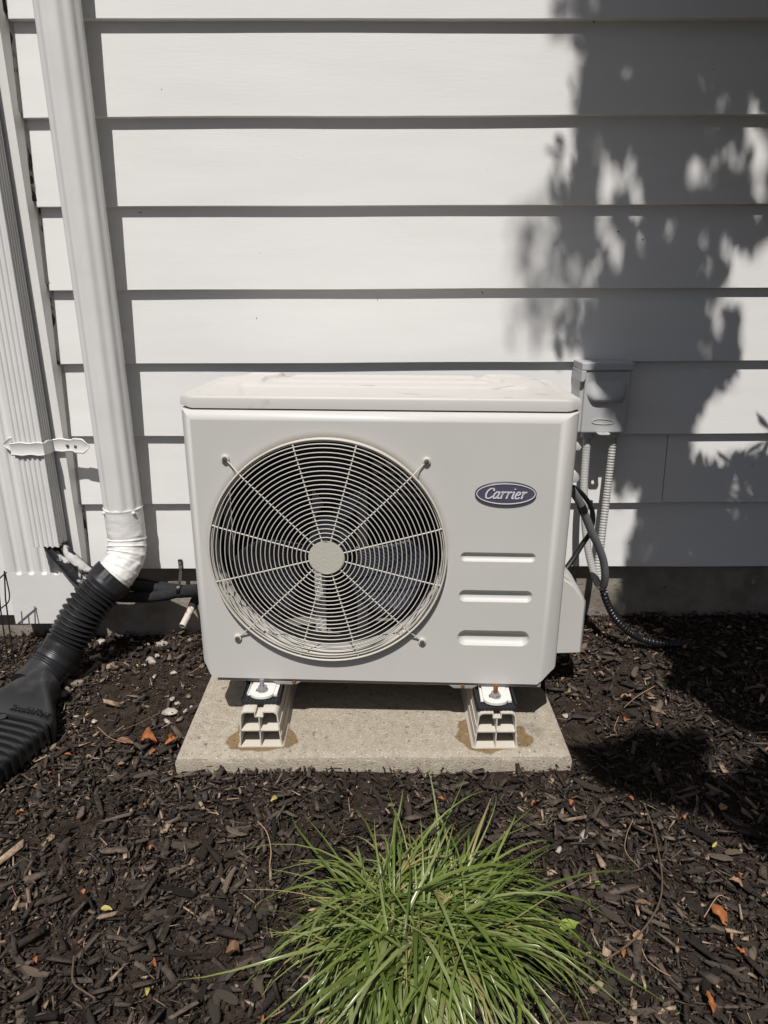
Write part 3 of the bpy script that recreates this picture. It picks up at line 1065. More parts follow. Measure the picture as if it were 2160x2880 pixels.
# badge with lettering
BC = acp(1422, 1387)
def ell(a, b, y, n=72):
    return [(BC.x + a * math.cos(2 * PI * i / n), y, BC.z + b * math.sin(2 * PI * i / n)) for i in range(n)]
bw, bh = .0665, .0262
mb = MB()
mb.loft([ell(bw, bh, .001), ell(bw, bh, -.0050), ell(bw - .0012, bh - .0012, -.0062), ell(bw - .0026, bh - .0026, -.0062), ell(bw - .003, bh - .003, -.0052)], True)
bad = acb(mb, 'badge', 'badge_rim', smooth=40)
mb = MB()
mb.loft([ell(bw - .0022, bh - .0022, -.0063), ell(bw - .0024, bh - .0024, -.0068), ell(bw - .0042, bh - .0042, -.0068), ell(bw - .0044, bh - .0044, -.0050)], True)
acb(mb, 'badge_line', 'badge_silver', bad, smooth=40)
mb = MB()
mb.add(ell(bw - .0024, bh - .0024, -.0057), [tuple(range(72))])
acb(mb, 'badge_field', 'badge_blue', bad)
LET = {
 'C': ([[(1.02, 1.14), (1.04, 1.34), (.80, 1.50), (.50, 1.44), (.18, 1.08), (.08, .60), (.20, .18), (.50, .0), (.84, .10), (1.06, .34)]], 1.14),
 'a': ([[(.72, .86), (.48, 1.0), (.20, .78), (.08, .38), (.20, .04), (.44, .08), (.70, .48)], [(.80, 1.02), (.72, .5), (.72, .12), (.86, .02), (1.0, .14)]], 1.0),
 'r': ([[(.06, .90), (.24, 1.0), (.24, .5), (.20, -.02)], [(.24, .52), (.38, .84), (.58, 1.0), (.74, .90)]], .80),
 'i': ([[(.06, .90), (.24, 1.0), (.20, .5), (.18, .12), (.30, .0), (.44, .12)], [(.25, 1.36), (.27, 1.48)]], .50),
 'e': ([[(.12, .46), (.44, .54), (.68, .76), (.50, 1.0), (.24, .86), (.08, .44), (.22, .06), (.48, .0), (.74, .20)]], .84),
}
mb = MB()
word = 'Carrier'
tot = sum(LET[c][1] for c in word)
sc = .0945 / (tot + .35)
ox = -tot / 2 - .12
for ch in word:
    strokes, adv = LET[ch]
    for stq in strokes:
        p, L_ = spline([(a, b, 0) for a, b in stq], .05)
        A_, B_ = [], []
        for i, q in enumerate(p):
            dq = (p[min(i + 1, len(p) - 1)] - p[max(i - 1, 0)]).normalized()
            hw = .050 + .065 * abs(dq.y)
            if len(stq) == 2: hw = .12
            nq = Vector((-dq.y, dq.x, 0)) * hw
            A_.append(q + nq)
            B_.append(q - nq)
        def T3(q, y):
            X = (q.x + ox + .24 * q.y) * sc
            Z = (q.y - .70) * sc * 1.0
            return (BC.x + X, y, BC.z + Z)
        mb.loft([[T3(a, -.0072), T3(b, -.0072), T3(b, -.0056), T3(a, -.0056)] for a, b in zip(A_, B_)], True, True, True)
    ox += adv
acb(mb, 'badge_lettering', 'badge_silver', bad)

# valve cover, gland covers on the right side
def acq(x, y, dy):
    return acp(x, y, dy)
def vpx(x, y, dy):
    return acp(1250 + x / 2.552, 1250 + y / 2.552, dy)
YF = .150
prof_ = [vpx(845, 945, YF), vpx(950, 1020, YF), vpx(1005, 1105, YF), vpx(1022, 1140, YF), vpx(1016, 1230, YF), vpx(992, 1505, YF)]
zb_ = prof_[-1].z
pl = [(W2 - .005, prof_[0].z)] + [(p.x, p.z) for p in prof_] + [(W2 - .005, zb_ - .006)]
pl = [p for p in pl if p[0] >= W2 - .006]
mb = MB()
c_ = Vector((W2, (pl[0][1] + zb_) / 2))
ins = [(W2 - .006 + (u - W2 + .006) * .93, c_.y + (v - c_.y) * .965) for u, v in pl]
mb.loft([[(u, YF, v) for u, v in ins], [(u, YF + .012, v) for u, v in pl], [(u, YF + .15, v) for u, v in pl]], True, True, True)
acb(mb, 'valve_cover', 'lid_paint', smooth=35, bevel=.002)
def gpx(x, y, dy):
    return acp(1560 + x / 3.16, 1000 + y / 3.16, dy)
for (xa, ya, xb, yb) in ((190, 740, 226, 832), (160, 995, 206, 1110)):
    a_, b_ = gpx(xa, ya, .2), gpx(xb, yb, .2)
    mb = MB()
    xo = b_.x
    mb.loft([[(W2 - .003, .17, b_.z), (W2 - .003, .17, a_.z), (W2 - .003, .24, a_.z), (W2 - .003, .24, b_.z)],
             [(xo - .006, .175, b_.z + .002), (xo - .012, .175, a_.z - .004), (xo - .012, .235, a_.z - .004), (xo - .006, .235, b_.z + .002)],
             [(xo, .182, b_.z + .008), (xo - .003, .182, a_.z - .014), (xo - .003, .228, a_.z - .014), (xo, .228, b_.z + .008)]], True, True, True)
    acb(mb, 'side_cover', 'lid_paint', smooth=50, bevel=.002)

# mounting brackets of the unit
BOLTS = []
for s_, bpxl in ((-1, (738, 1940)), (1, (1393, 1957))):
    bt = atZ(bpxl[0], bpxl[1], .166)
    BOLTS.append(bt)
    l = MI @ bt
    zt = l.z
    mb = MB()
    D_ = [(l.x - .029, .03), (l.x - .029, l.y - .004)]
    for k in range(9):
        a = PI + PI * k / 8
        D_.append((l.x + .029 * math.cos(a) * (1 if abs(math.cos(a)) > .95 else 1), l.y - .008 + .020 * math.sin(a)))
    D_ += [(l.x + .029, l.y - .004), (l.x + .029, .03)]
    mb.prism(D_, zt - .009, zt - .001, 'z')
    mb.box((l.x - .028, .028, zt - .009), (l.x + .028, .31, zt + .004))
    for q in (-1, 1):
        mb.box((l.x + q * .031 - .0025, l.y - .012, zt - .0105), (l.x + q * .031 + .0055 * q + (.0025 if q > 0 else -.0025) * 0 + .001, .02, zt - .003))
    mb.box((l.x - .034, l.y - .010, zt - .0105), (l.x + .034, .31, zt - .0085))
    acb(mb, 'mounting_bracket', 'bracket_white', bevel=.0025, smooth=35)
    # dark slot under the nut
    acb(MB().box((l.x - .015, l.y - .006, zt - .0012), (l.x + .002, l.y + .005, zt - .0004)), 'bracket_slot', 'interior_dark')

# ------------------------------------------------------------------ mounting feet
FOOT = [(-.2895, -.546, 0.0, 'zinc', 'cream plastic mounting foot with a clean zinc bolt on the slab'),
        (.2665, -.556, 0.0, 'rust', 'cream plastic mounting foot with a rusty bolt on the slab')]
for (fx, fy, _, bm_, lab), bt in zip(FOOT, BOLTS):
    ft = thing('mounting_foot', (fx, fy, pz), lab, 'mounting foot', 'feet under the outdoor unit')
    z0 = pz + .001
    yb = fy + .445
    mb = MB()
    th = .0032
    bw2, tw2, hF = .0495, .0430, .0975
    Z = lambda t: z0 + t
    arcL = [(-tw2 + .012 - .012 * math.sin(a), hF - .012 + .012 * math.cos(a)) for a in np.linspace(PI / 2, 0, 6)]
    left = [(-bw2, .0015)] + [(u, v) for u, v in arcL] + [(-.010, hF), ]
    for sgn in (1, -1):
        pts = [(fx + sgn * u, Z(v)) for u, v in left]
        mb.strip(pts, th, fy, yb)
    mb.strip([(fx - .0095, Z(hF)), (fx - .0095, Z(hF - .0125)), (fx + .0095, Z(hF - .0125)), (fx + .0095, Z(hF))], .0028, fy, yb)
    mb.strip([(fx, Z(hF - .013)), (fx, Z(.002))], .0028, fy, yb)
    mb.strip([(fx - .0465, Z(.047)), (fx + .0465, Z(.047))], .0028, fy, yb)
    mb.strip([(fx - .0505, Z(.0016)), (fx + .0505, Z(.0016))], .0032, fy - .0004, yb)
    for sgn in (1, -1):
        for q in (.033, .062):
            xx = fx + sgn * (bw2 - (bw2 - tw2) * q / .0855 + .0022)
            mb.box((xx - .0008, fy + .0005, Z(q)), (xx + .0008, yb, Z(q + .0015)))
        for q in (.014, .026):
            mb.box((fx + sgn * q - .0005, fy, Z(hF + .0012)), (fx + sgn * q + .0005, yb, Z(hF + .0021)))
    mb.build('extrusion', 'foot_pvc', ft, smooth=30)
    # flared skirts
    sk = MB()
    for sgn in (1, -1):
        sk.add([(fx + sgn * .0500, fy, Z(.0005)), (fx + sgn * .0555, fy + .004, Z(.0003)), (fx + sgn * .0555, yb, Z(.0003)), (fx + sgn * .0500, yb, Z(.0005)),
                (fx + sgn * .0490, fy, Z(.0085)), (fx + sgn * .0505, fy + .003, Z(.0085)), (fx + sgn * .0505, yb, Z(.0085)), (fx + sgn * .0490, yb, Z(.0085))],
               [(0, 1, 2, 3), (4, 7, 6, 5), (0, 4, 5, 1), (1, 5, 6, 2), (2, 6, 7, 3), (3, 7, 4, 0)])
    sk.build('skirt', 'foot_pvc', ft)
    # ribbed rubber mat
    rz0, rz1 = Z(hF + .0008), bt.z - .0100
    ry0 = bt.y - .030
    mb = MB()
    mb.box((fx - .043, ry0, rz0), (fx + .043, ry0 + .085, rz1 - .003))
    k = 0
    xx = fx - .043
    while xx < fx + .040:
        mb.box((xx, ry0 - .0015, rz0 + .001), (xx + .0045, ry0 + .085, rz1))
        xx += .0088
    for sgn in (1, -1):
        mb.box((fx + sgn * .0445 - .002, ry0 + .004, rz0 - .003), (fx + sgn * .0445 + .002, ry0 + .08, rz1 + .008))
    mb.build('rubber_mat', 'rubber', ft, bevel=.001)
    bo = MB()
    pts, rr = [], []
    for i in range(60):
        z = bt.z - .055 + i * .00165
        if z > bt.z + .0305: break
        pts.append((bt.x, bt.y, z))
        rr.append(.0050 + (.0006 if i % 2 else -.0002))
    bo.tube(pts, rr, 14)
    b_ = bo.build('bolt', bm_, ft, smooth=30)
    hx = [(bt.x + .0108 * math.cos(a), bt.y + .0108 * math.sin(a)) for a in [PI / 6 + k * PI / 3 for k in range(6)]]
    MB().prism(hx, bt.z + .0015, bt.z + .0100, 'z').build('nut', 'zinc', b_, bevel=.001)
    MB().tube([(bt.x, bt.y, bt.z - .0012), (bt.x, bt.y, bt.z + .0018)], .0135, 24).build('washer', 'zinc', b_, smooth=40)

# ------------------------------------------------------------------ disconnect box with conduits
YB = -.085
bx = thing('disconnect_box', (.605, YB / 2, .70), 'grey electrical disconnect box on the siding with two conduits below', 'electrical box')
a = gpx  # pixel crop of the box: origin 1560,1000 scale 3.16
def bpx(x, y, Y=YB):
    return atY(1560 + x / 3.16, 1000 + y / 3.16, Y)
zt_, zb_ = bpx(460, 62).z, bpx(430, 692).z
xl_, xr_ = (bpx(225, 400).x), (bpx(668, 400).x)
MB().box((xl_, YB + .012, zb_), (xr_, .012, zt_ - .004)).build('enclosure', 'box_paint', bx, bevel=.003)
mb = MB()
mb.box((xl_ + .010, YB, zb_ + .001), (xr_ - .002, YB + .0135, zt_ - .022))
cvr = mb.build('cover', 'box_paint', bx, bevel=.004)
mb = MB()
mb.box((xl_ - .002, YB - .004, zt_ - .021), (xr_ + .003, .010, zt_))
mb.prism([(xl_ - .0025, zt_ - .020), (xl_ + .011, zt_ - .020), (xl_ + .010, zt_ - .042), (xl_ + .006, zt_ - .051), (xl_ - .0025, zt_ - .051)], YB - .0035, .008)
mb.build('rain_hood', 'box_paint', bx, bevel=.003)
# grip: rounded bulge
p0, p1 = bpx(290, 215), bpx(635, 420)
gx0, gx1, gzt, gzb = p0.x, p1.x, p0.z, p1.z
loops = []
for k in range(15):
    t = k / 14
    z = gzt + (gzb - gzt) * t
    bul = .015 * math.sin(min(t / .78, 1) * PI / 2) ** 1.3 if t < .78 else .015 * math.sqrt(max(0, 1 - ((t - .78) / .22) ** 2))
    ins = .010 * smooth01((t - .6) / .4)
    lp = []
    for q in range(17):
        u = q / 16
        e = 1 - abs(2 * u - 1) ** 6
        lp.append((gx0 + ins + (gx1 - gx0 - 2 * ins) * u, YB + .001 - bul * e, z))
    loops.append(lp)
MB().loft(loops, False).build('grip', 'box_paint', cvr, smooth=60)
# embossed leaf-shaped mark
pc_ = bpx(430, 590)
pts = []
for k in range(40):
    a_ = 2 * PI * k / 40
    u = math.cos(a_)
    v = math.sin(a_)
    pts.append((pc_.x + .030 * u, YB - .0008, pc_.z + (.0075 if v > 0 else .0060) * v * (1 - .35 * u * (1 if v > 0 else -.4))))
pts.append(pts[0])
MB().tube(pts, .0011, 6, False).build('embossed_mark', 'box_paint', cvr, smooth=60)
# hasp with a hole, pointing forwards from the lower edge
hx_ = bpx(425, 690).x
mb = MB()
oc, ic = [], []
for k in range(24):
    a_ = 2 * PI * k / 24
    ux, uy = math.cos(a_), math.sin(a_)
    s_ = max(abs(ux) / .0165, abs(uy) / .0165)
    rr = min(1 / s_, .0195)
    oc.append((hx_ + ux * rr, YB - .006 + uy * rr))
    ic.append((hx_ + ux * .0045, YB - .008 + uy * .0045))
for za in (0,):
    lo_ = [(u, v, zb_ + .0005) for u, v in oc]
    li_ = [(u, v, zb_ + .0005) for u, v in ic]
    ui_ = [(u, v, zb_ + .0025) for u, v in ic]
    uo_ = [(u, v, zb_ + .0025) for u, v in oc]
    mb.loft([lo_, li_, ui_, uo_, lo_], True)
mb.build('hasp', 'box_paint', cvr)
# conduits
def ribs(path, r0, amp, pitch, step, s0=0, s1=9):
    out = []
    for i in range(len(path)):
        s_ = i * step
        ph = (s_ % pitch) / pitch
        out.append(r0 + (amp * math.sin(PI * ph) ** .7 if s0 < s_ < s1 else amp * .4))
    return out
# A: from the box down, round the loop, up to the unit
A_pts = [bpx(288, 700, -.048), bpx(285, 790, -.052), bpx(275, 930, -.058), bpx(263, 1120, -.07), bpx(262, 1320, -.085), bpx(272, 1520, -.10), bpx(296, 1720, -.115), bpx(338, 1900, -.13), bpx(385, 2025, -.145), bpx(428, 2055, -.165), bpx(448, 1960, -.185), bpx(432, 1820, -.20), bpx(385, 1690, -.215), bpx(330, 1570, -.23), bpx(262, 1400, -.245), bpx(215, 1290, -.255), bpx(150, 1190, -.265)]
pA, L = spline(A_pts, .0016)
nsp = int(len(pA) * .56)
for seg, mt, nm in ((pA[:nsp], 'conduit_light', 'flexible_conduit'), (pA[nsp - 2:], 'conduit_shaded', 'shaded_conduit')):  # one conduit; its rising part is coloured darker to stand for shade
    MB().tube(seg, ribs(seg, .0098, .0009, .0075, .0016), 16).build(nm, mt, bx, smooth=60)
k0 = int(len(pA) * .90)
MB().tube(pA[k0:k0 + 16], .0118, 16).build('tape_wrap', 'cable_black', bx, smooth=60)
B_pts = [bpx(523, 700, -.048), bpx(516, 790, -.052), bpx(500, 930, -.058), bpx(478, 1120, -.065), bpx(455, 1320, -.075), bpx(430, 1520, -.09), bpx(410, 1700, -.105), bpx(385, 1850, -.118), bpx(395, 1960, -.13), bpx(425, 2060, -.142), bpx(440, 2110, -.15)]
pB, L = spline(B_pts, .0013)
MB().tube(pB, ribs(pB, .0084, .0022, .0078, .0013), 16).build('flexible_conduit', 'conduit_light', bx, smooth=60)
for x_ in (288, 523):
    c0 = bpx(x_, 692, -.048)
    MB().tube([(c0.x, c0.y, zb_ + .004), (c0.x, c0.y, zb_ - .018)], .0172, 36, True, lambda t: 1 + .03 * math.cos(16 * t)).build('conduit_fitting', 'box_paint', bx, smooth=50)
# black hose to the ground
def hpx(x, y, Y):
    return atY(1550 + x / 2.457, 950 + y / 2.457, Y)
hz = thing('power_hose', tuple(hpx(365, 1745, -.15)), 'black ribbed hose dropping from the conduit loop into mulch', 'hose')
end = [atZ(1550 + x / 2.457, 950 + y / 2.457, z) for x, y, z in ((630, 2082, .112), (740, 2108, .108), (860, 2118, .100), (990, 2126, .078))]
Hp = [Vector(pB[-8])] + [hpx(372, 1790, -.155), hpx(400, 1860, -.160), hpx(445, 1940, -.165), hpx(530, 2025, -.17)] + end
pH, L = spline(Hp, .0016)
MB().tube(pH, ribs(pH, .0082, .0028, .0098, .0016), 16).build('hose_body', 'black_plastic', hz, smooth=60)
# black cable
cb = thing('power_cable', tuple(gpx(165, 1180, .2)), 'thin black cable looping beside the unit to its valve cover', 'cable')
C_pts = [bpx(150, 1165, -.26), bpx(185, 1180, -.255), bpx(250, 1235, -.24), bpx(315, 1330, -.225), bpx(342, 1440, -.215), bpx(315, 1570, -.205), bpx(235, 1700, -.21), bpx(160, 1820, -.22), bpx(60, 1960, -.24), bpx(30, 2020, -.25)]
pC, L = spline(C_pts, .005)
MB().tube(pC, .0062, 10).build('cable_jacket', 'cable_black', cb, smooth=60)
C2 = [p + Vector((.003, .012, .004)) for p in C_pts[5:]]
C2 = [C_pts[3] + Vector((.004, .006, .01))] + C2
MB().tube(spline(C2, .005)[0], .0040, 10).build('cable_jacket', 'cable_black', cb, smooth=60)

# ------------------------------------------------------------------ mulch
def make_soup(name, V, Fq, val, material, parent=None):
    me = bpy.data.meshes.new(name)
    nv, nf, k = len(V), len(Fq), Fq.shape[1]
    me.vertices.add(nv)
    me.vertices.foreach_set('co', V.astype(np.float32).ravel())
    me.loops.add(nf * k)
    me.loops.foreach_set('vertex_index', Fq.astype(np.int32).ravel())
    me.polygons.add(nf)
    me.polygons.foreach_set('loop_start', np.arange(0, nf * k, k, dtype=np.int32))
    me.polygons.foreach_set('loop_total', np.full(nf, k, dtype=np.int32))
    me.update(calc_edges=True)
    if val is not None:
        at = me.attributes.new('val', 'FLOAT', 'POINT')
        at.data.foreach_set('value', val.astype(np.float32))
    me.materials.append(MATS[material])
    ob = bpy.data.objects.new(name, me)
    COL.objects.link(ob)
    if parent is not None:
        ob.parent = parent
    return ob
GZX, GZY = np.linspace(-1.7, 1.7, 120), np.linspace(-1.5, .06, 70)
GZG = np.array([[gz(x, y) for x in GZX] for y in GZY])
def gz_np(x, y):
    fx = np.clip((x - GZX[0]) / (GZX[1] - GZX[0]), 0, 118.999)
    fy = np.clip((y - GZY[0]) / (GZY[1] - GZY[0]), 0, 68.999)
    i, j = fx.astype(int), fy.astype(int)
    u, v = fx - i, fy - j
    return (GZG[j, i] * (1 - u) + GZG[j, i + 1] * u) * (1 - v) + (GZG[j + 1, i] * (1 - u) + GZG[j + 1, i + 1] * u) * v
def bare(x, y):
    """soil shows through between the hose and the slab"""
    e = ((x + .60) / .20) ** 2 + ((y + .30) / .17) ** 2
    e2 = ((x - .475) / .05) ** 2 + ((y + .45) / .13) ** 2
    return np.minimum(e, e2)
def chips(n, lmin, lmax, wr, zlift, tilt, soft=.20, pale=0.0):
    x = RNG.uniform(-1.55, 1.55, n)
    y = RNG.uniform(-1.34, .028, n)
    keep = ~((x > PAD[0] - .006) & (x < PAD[1] + .006) & (y > PAD[2] - .008))
    fine = (np.abs(x) < .25 + .62 * (y + 1.93))
    keep &= fine
    b = bare(x, y)
    keep &= (b > 1) | (RNG.random(n) < soft)
    pat = .5 * np.sin(x * 9.1 + 2.3 * np.sin(y * 7.7)) * np.sin(y * 11.3 + 1.7 * np.sin(x * 6.1)) + .5 * np.sin(x * 23 + y * 17 + 3 * np.sin(y * 13))
    if lmax > .015:
        keep &= RNG.random(n) < .72 + .5 * pat
    x, y, pat = x[keep], y[keep], pat[keep]
    n = len(x)
    L = lmin * (lmax / lmin) ** (RNG.random(n) ** 1.7)
    Wd = L * RNG.uniform(*wr, n)
    Wd = np.clip(Wd, .0011, .016)
    Th = np.clip(Wd * RNG.uniform(.25, .7, n), .001, .006)
    back = np.clip((y + .5) / .45, 0, 1)
    L *= 1 - .35 * back
    yaw = RNG.uniform(0, 2 * PI, n)
    pit = RNG.normal(0, tilt, n)
    rol = RNG.normal(0, tilt * 1.3, n)
    z = gz_np(x, y) + RNG.uniform(.0, 1, n) * zlift + Th * .2
    base = np.array([(-1, -1, -1), (1, -1, -1), (1, 1, -1), (-1, 1, -1), (-1, -1, 1), (1, -1, 1), (1, 1, 1), (-1, 1, 1)], float) * .5
    P = np.repeat(base[None], n, 0) + RNG.normal(0, .10, (n, 8, 3))
    tap = RNG.uniform(.35, 1, (n, 1))
    P[:, [1, 2, 5, 6], 1] *= tap
    P[:, :, 0] *= L[:, None]
    P[:, :, 1] *= Wd[:, None]
    P[:, :, 2] *= Th[:, None]
    cr, sr = np.cos(rol)[:, None], np.sin(rol)[:, None]
    Y_, Z_ = P[..., 1] * cr - P[..., 2] * sr, P[..., 1] * sr + P[..., 2] * cr
    cp_, sp_ = np.cos(pit)[:, None], np.sin(pit)[:, None]
    X_, Z_ = P[..., 0] * cp_ - Z_ * sp_, P[..., 0] * sp_ + Z_ * cp_
    cy, sy = np.cos(yaw)[:, None], np.sin(yaw)[:, None]
    V = np.stack([X_ * cy - Y_ * sy + x[:, None], X_ * sy + Y_ * cy + y[:, None], Z_ + z[:, None]], -1)
    val = np.clip(RNG.beta(2.0, 2.6, n) + (RNG.random(n) < .09) * RNG.uniform(.3, .6, n) + .12 * back + pale + .09 * pat, 0, 1)
    return V, val
quad = np.array([(0, 3, 2, 1), (4, 5, 6, 7), (0, 1, 5, 4), (1, 2, 6, 5), (2, 3, 7, 6), (3, 0, 4, 7)])
VV, VA = [], []
for args in ((76000, .0035, .018, (.14, .50), .015, .36), (21000, .012, .038, (.12, .42), .020, .32), (4200, .025, .060, (.10, .30), .023, .26), (26000, .0022, .008, (.3, .9), .006, .30, 1.0), (9000, .014, .045, (.035, .09), .019, .22, .35, .14)):
    V_, a_ = chips(*args)
    VV.append(V_)
    VA.append(a_)
V_ = np.concatenate(VV)
a_ = np.concatenate(VA)
n = len(V_)
Fq = (quad[None] + (np.arange(n) * 8)[:, None, None]).reshape(-1, 4)
mul = make_soup('mulch', V_.reshape(-1, 3), Fq, np.repeat(a_, 8), 'mulch_chip', ground)
mul['kind'] = 'stuff'

# the largest chips lie on top, each one its own piece
protos = []
for k in range(14):
    bm = bmesh.new()
    Lk, Wk, Tk = 1.0, random.uniform(.16, .42), random.uniform(.06, .14)
    n_s = 5
    loops = []
    bend = random.uniform(-.10, .10)
    for i in range(n_s + 1):
        t = i / n_s - .5
        ww = Wk * (1 - .55 * abs(2 * t) ** 3) * random.uniform(.85, 1.1)
        oy = bend * (1 - 4 * t * t) + random.uniform(-.02, .02)
        oz = random.uniform(-.015, .015)
        tt = Tk * random.uniform(.7, 1.1) * (1 - .4 * abs(2 * t) ** 2)
        loops.append([(t, oy - ww / 2, oz - tt / 2), (t, oy + ww / 2, oz - tt / 2), (t, oy + ww * .38, oz + tt / 2), (t, oy - ww * .30, oz + tt * .62)])
    mb = MB()
    mb.loft(loops, True, True, True)
    me = bpy.data.meshes.new('wood_chip')
    me.from_pydata(mb.v, [], mb.f)
    bm.from_mesh(me)
    bmesh.ops.recalc_face_normals(bm, faces=bm.faces)
    bm.to_mesh(me)
    bm.free()
    me.materials.append(MATS['wood_chip'])
    protos.append(me)
made = 0
while made < 290:
    y = -1.25 + 1.2 * random.random() ** 1.5
    x = random.uniform(-1.2, 1.2)
    if abs(x) > .22 + .58 * (y + 1.93): continue
    if PAD[0] - .03 < x < PAD[1] + .03 and y > PAD[2] - .03: continue
    if bare(np.array([x]), np.array([y]))[0] < 1 and random.random() < .85: continue
    if x < -.78 and y > -.75: continue
    o_ = bpy.data.objects.new('wood_chip', protos[made % len(protos)])
    COL.objects.link(o_)
    o_.parent = ground
    L_ = random.choice([random.uniform(.026, .045), random.uniform(.035, .062), random.uniform(.05, .085)])
    o_.scale = (L_, min(L_, .050), min(L_, .045))
    o_.rotation_euler = (random.gauss(0, .22), random.gauss(0, .12), random.uniform(0, 2 * PI))
    o_.location = (x, y, float(gz_np(np.array([x]), np.array([y]))[0]) + random.uniform(.012, .018))
    made += 1

# ------------------------------------------------------------------ stones, leaves, twigs
def gpt(x, y, lift=0.0):
    p = atZ(x, y, .02)
    for _ in range(4):
        p = atZ(x, y, gz(p.x, p.y) + lift)
    return p
def NEAR(p):
    x, y = p
    if x > 1500: return 'in mulch right of the grass clump'
    if y < 1870: return 'at the foundation foot beside the drain hose'
    if x < 300: return 'beside the ribbed drain outlet'
    if x > 485: return 'close to the left side of the slab'
    return 'near the smooth oval white stone'
def stone(pxy, r, m, label, group=None, sq=None):
    p = gpt(*pxy, lift=.012)
    mb = MB()
    sq = sq or (random.uniform(.9, 1.3), random.uniform(.7, 1.0), random.uniform(.5, .75))
    mb.sphere((0, 0, 0), r, 12, 8, sq)
    sd_ = random.random() * 50
    mb.v = [tuple(Vector(q) * (1 + .60 * plain_noise(q[0] / r * 1.3 + sd_, q[1] / r * .9, q[2] / r * .9 + sd_))) for q in mb.v]
    a_ = random.uniform(0, PI)
    mb.v = [(q[0] * math.cos(a_) - q[1] * math.sin(a_), q[0] * math.sin(a_) + q[1] * math.cos(a_), q[2]) for q in mb.v]
    ob = mb.build('stone', m, smooth=38)
    ob.location = (p.x, p.y, p.z - .012 + r * .35 + .006)
    tag(ob, label, 'stone', group)
stone((477, 2002), .0140, 'stone_pale', 'smooth oval white stone on bare soil left of the slab', None, (1.35, .9, .6))
stone((282, 1803), .0135, 'stone_pale', 'chalky white rock against the foundation below the drain hose')
stone((313, 1827), .0125, 'stone_pale', 'pale rounded rock with hollow centre near the foundation')
stone((270, 1848), .0135, 'stone_pale', 'tan squarish rock lying in litter beside the drain hose')
stone((278, 1872), .0160, 'stone_dark', 'grey brown flat rock just below the tan squarish rock')
stone((195, 1922), .0210, 'stone_dark', 'long brown rock tucked against the black drain neck', None, (1.8, .8, .55))
stone((180, 1948), .0170, 'stone_dark', 'second brown rock under the neck of the black drain', None, (1.7, .8, .55))
stone((455, 1810), .0120, 'stone_pale', 'tan knobbly rock at the foundation below the pipe stub', None, (1.0, 1.5, .7))
stone((425, 1857), .0130, 'stone_pale', 'crumbly pale rock cluster piece between hose and unit')
stone((1643, 2345), .0100, 'stone_pale', 'grey angular pebble in mulch right of the grass clump')
stone((1590, 2012), .0080, 'stone_pale', 'small grey pebble beside right edge of the slab')
for pq in ((433, 1900), (491, 1849), (265, 2025), (490, 1888), (370, 1798), (345, 1840), (405, 1868), (442, 1842), (258, 1798), (513, 1925), (540, 1985), (498, 1975), (520, 1998), (480, 1965), (505, 2020), (530, 1955), (470, 2025), (215, 2010), (1628, 2355), (1570, 2385)):
    stone(pq, random.uniform(.0045, .0085), 'stone_pale' if random.random() < .7 else 'stone_dark', 'small pebble ' + NEAR(pq), 'small pebbles scattered on the soil')

def leaf_mesh(L, wd, curl, cup, seed, n=8):
    rr = random.Random(seed)
    mb = MB()
    vs_ = []
    for i in range(n + 1):
        t = i / n
        ww = wd * math.sin(PI * min(1, t ** .8 * .96 + .04)) ** .8 * .5 + .0004
        z = curl * L * math.sin(PI * t) + rr.uniform(-.02, .02) * L
        for q in (-1, -.5, 0, .5, 1):
            vs_.append(((t - .5) * L + rr.uniform(-.02, .02) * L * abs(q), q * ww * rr.uniform(.82, 1.1), z + cup * abs(q) ** 1.5 * ww * 1.3 + cup * .42 * L * plain_noise(t * 4.5 + seed * 7.7, q * 1.9, seed)))
    fs_ = [(i * 5 + j, i * 5 + j + 1, (i + 1) * 5 + j + 1, (i + 1) * 5 + j) for i in range(n) for j in range(4)]
    return mb.add(vs_, fs_)
LC = [0]
def near(pxy):
    x, y = pxy
    if x < 620 and y < 1900: return 'between the drain hose and the unit'
    if x < 620 and y < 2200: return 'on soil left of the slab'
    if x > 1560 and y < 2100: return 'right of the slab'
    if x > 1560: return 'right of the grass clump'
    if y < 2280: return 'between the slab and the grass'
    return 'left of the grass clump'
def leaf(pxy, L, wd, m, label, group=None, yaw=None, curl=.1, cup=.4, tilt=(0, 0), lift=.020):
    LC[0] += 1
    p = gpt(*pxy, lift=lift)
    mb = leaf_mesh(L * .82, wd * .82, curl, cup, LC[0])
    ob = mb.build('fallen_leaf', m, smooth=70)
    ob.location = p
    ob.rotation_euler = (tilt[0], tilt[1], random.uniform(0, 2 * PI) if yaw is None else yaw)
    tag(ob, label, 'leaf', group)
leaf((353, 2085), .060, .022, 'leaf_brown', 'long flat brown leaf on soil pointing to the slab corner', None, -.35, .03, .2)
leaf((418, 2086), .048, .036, 'leaf_orange', 'crumpled orange leaf left of the slab front corner', None, .1, .25, .9, (.2, .1), .026)
leaf((478, 2085), .042, .026, 'leaf_orange', 'torn curled orange leaf touching the slab side', None, 1.1, .3, .9, (.5, .2), .028)
leaf((430, 2115), .026, .011, 'leaf_orange', 'small orange leaf fragment below the crumpled orange leaf', None, 1.2, .1, .5)
leaf((2023, 2575), .046, .026, 'leaf_orange', 'bright orange folded leaf on mulch right of the curved twig', None, -1.25, .1, .7, (.2, .2), .024)
leaf((1996, 2820), .042, .012, 'leaf_orange', 'narrow orange leaf upright in the mulch', None, 1.45, .05, .8, (.3, 0), .024)
leaf((2070, 2485), .030, .014, 'leaf_tan', 'tan curled leaf above the bright orange folded leaf', None, -.7, .2, .8)
leaf((1795, 2633), .030, .020, 'leaf_tan', 'pinkish tan leaf lying across the curved twig', None, 1.0, .05, .3)
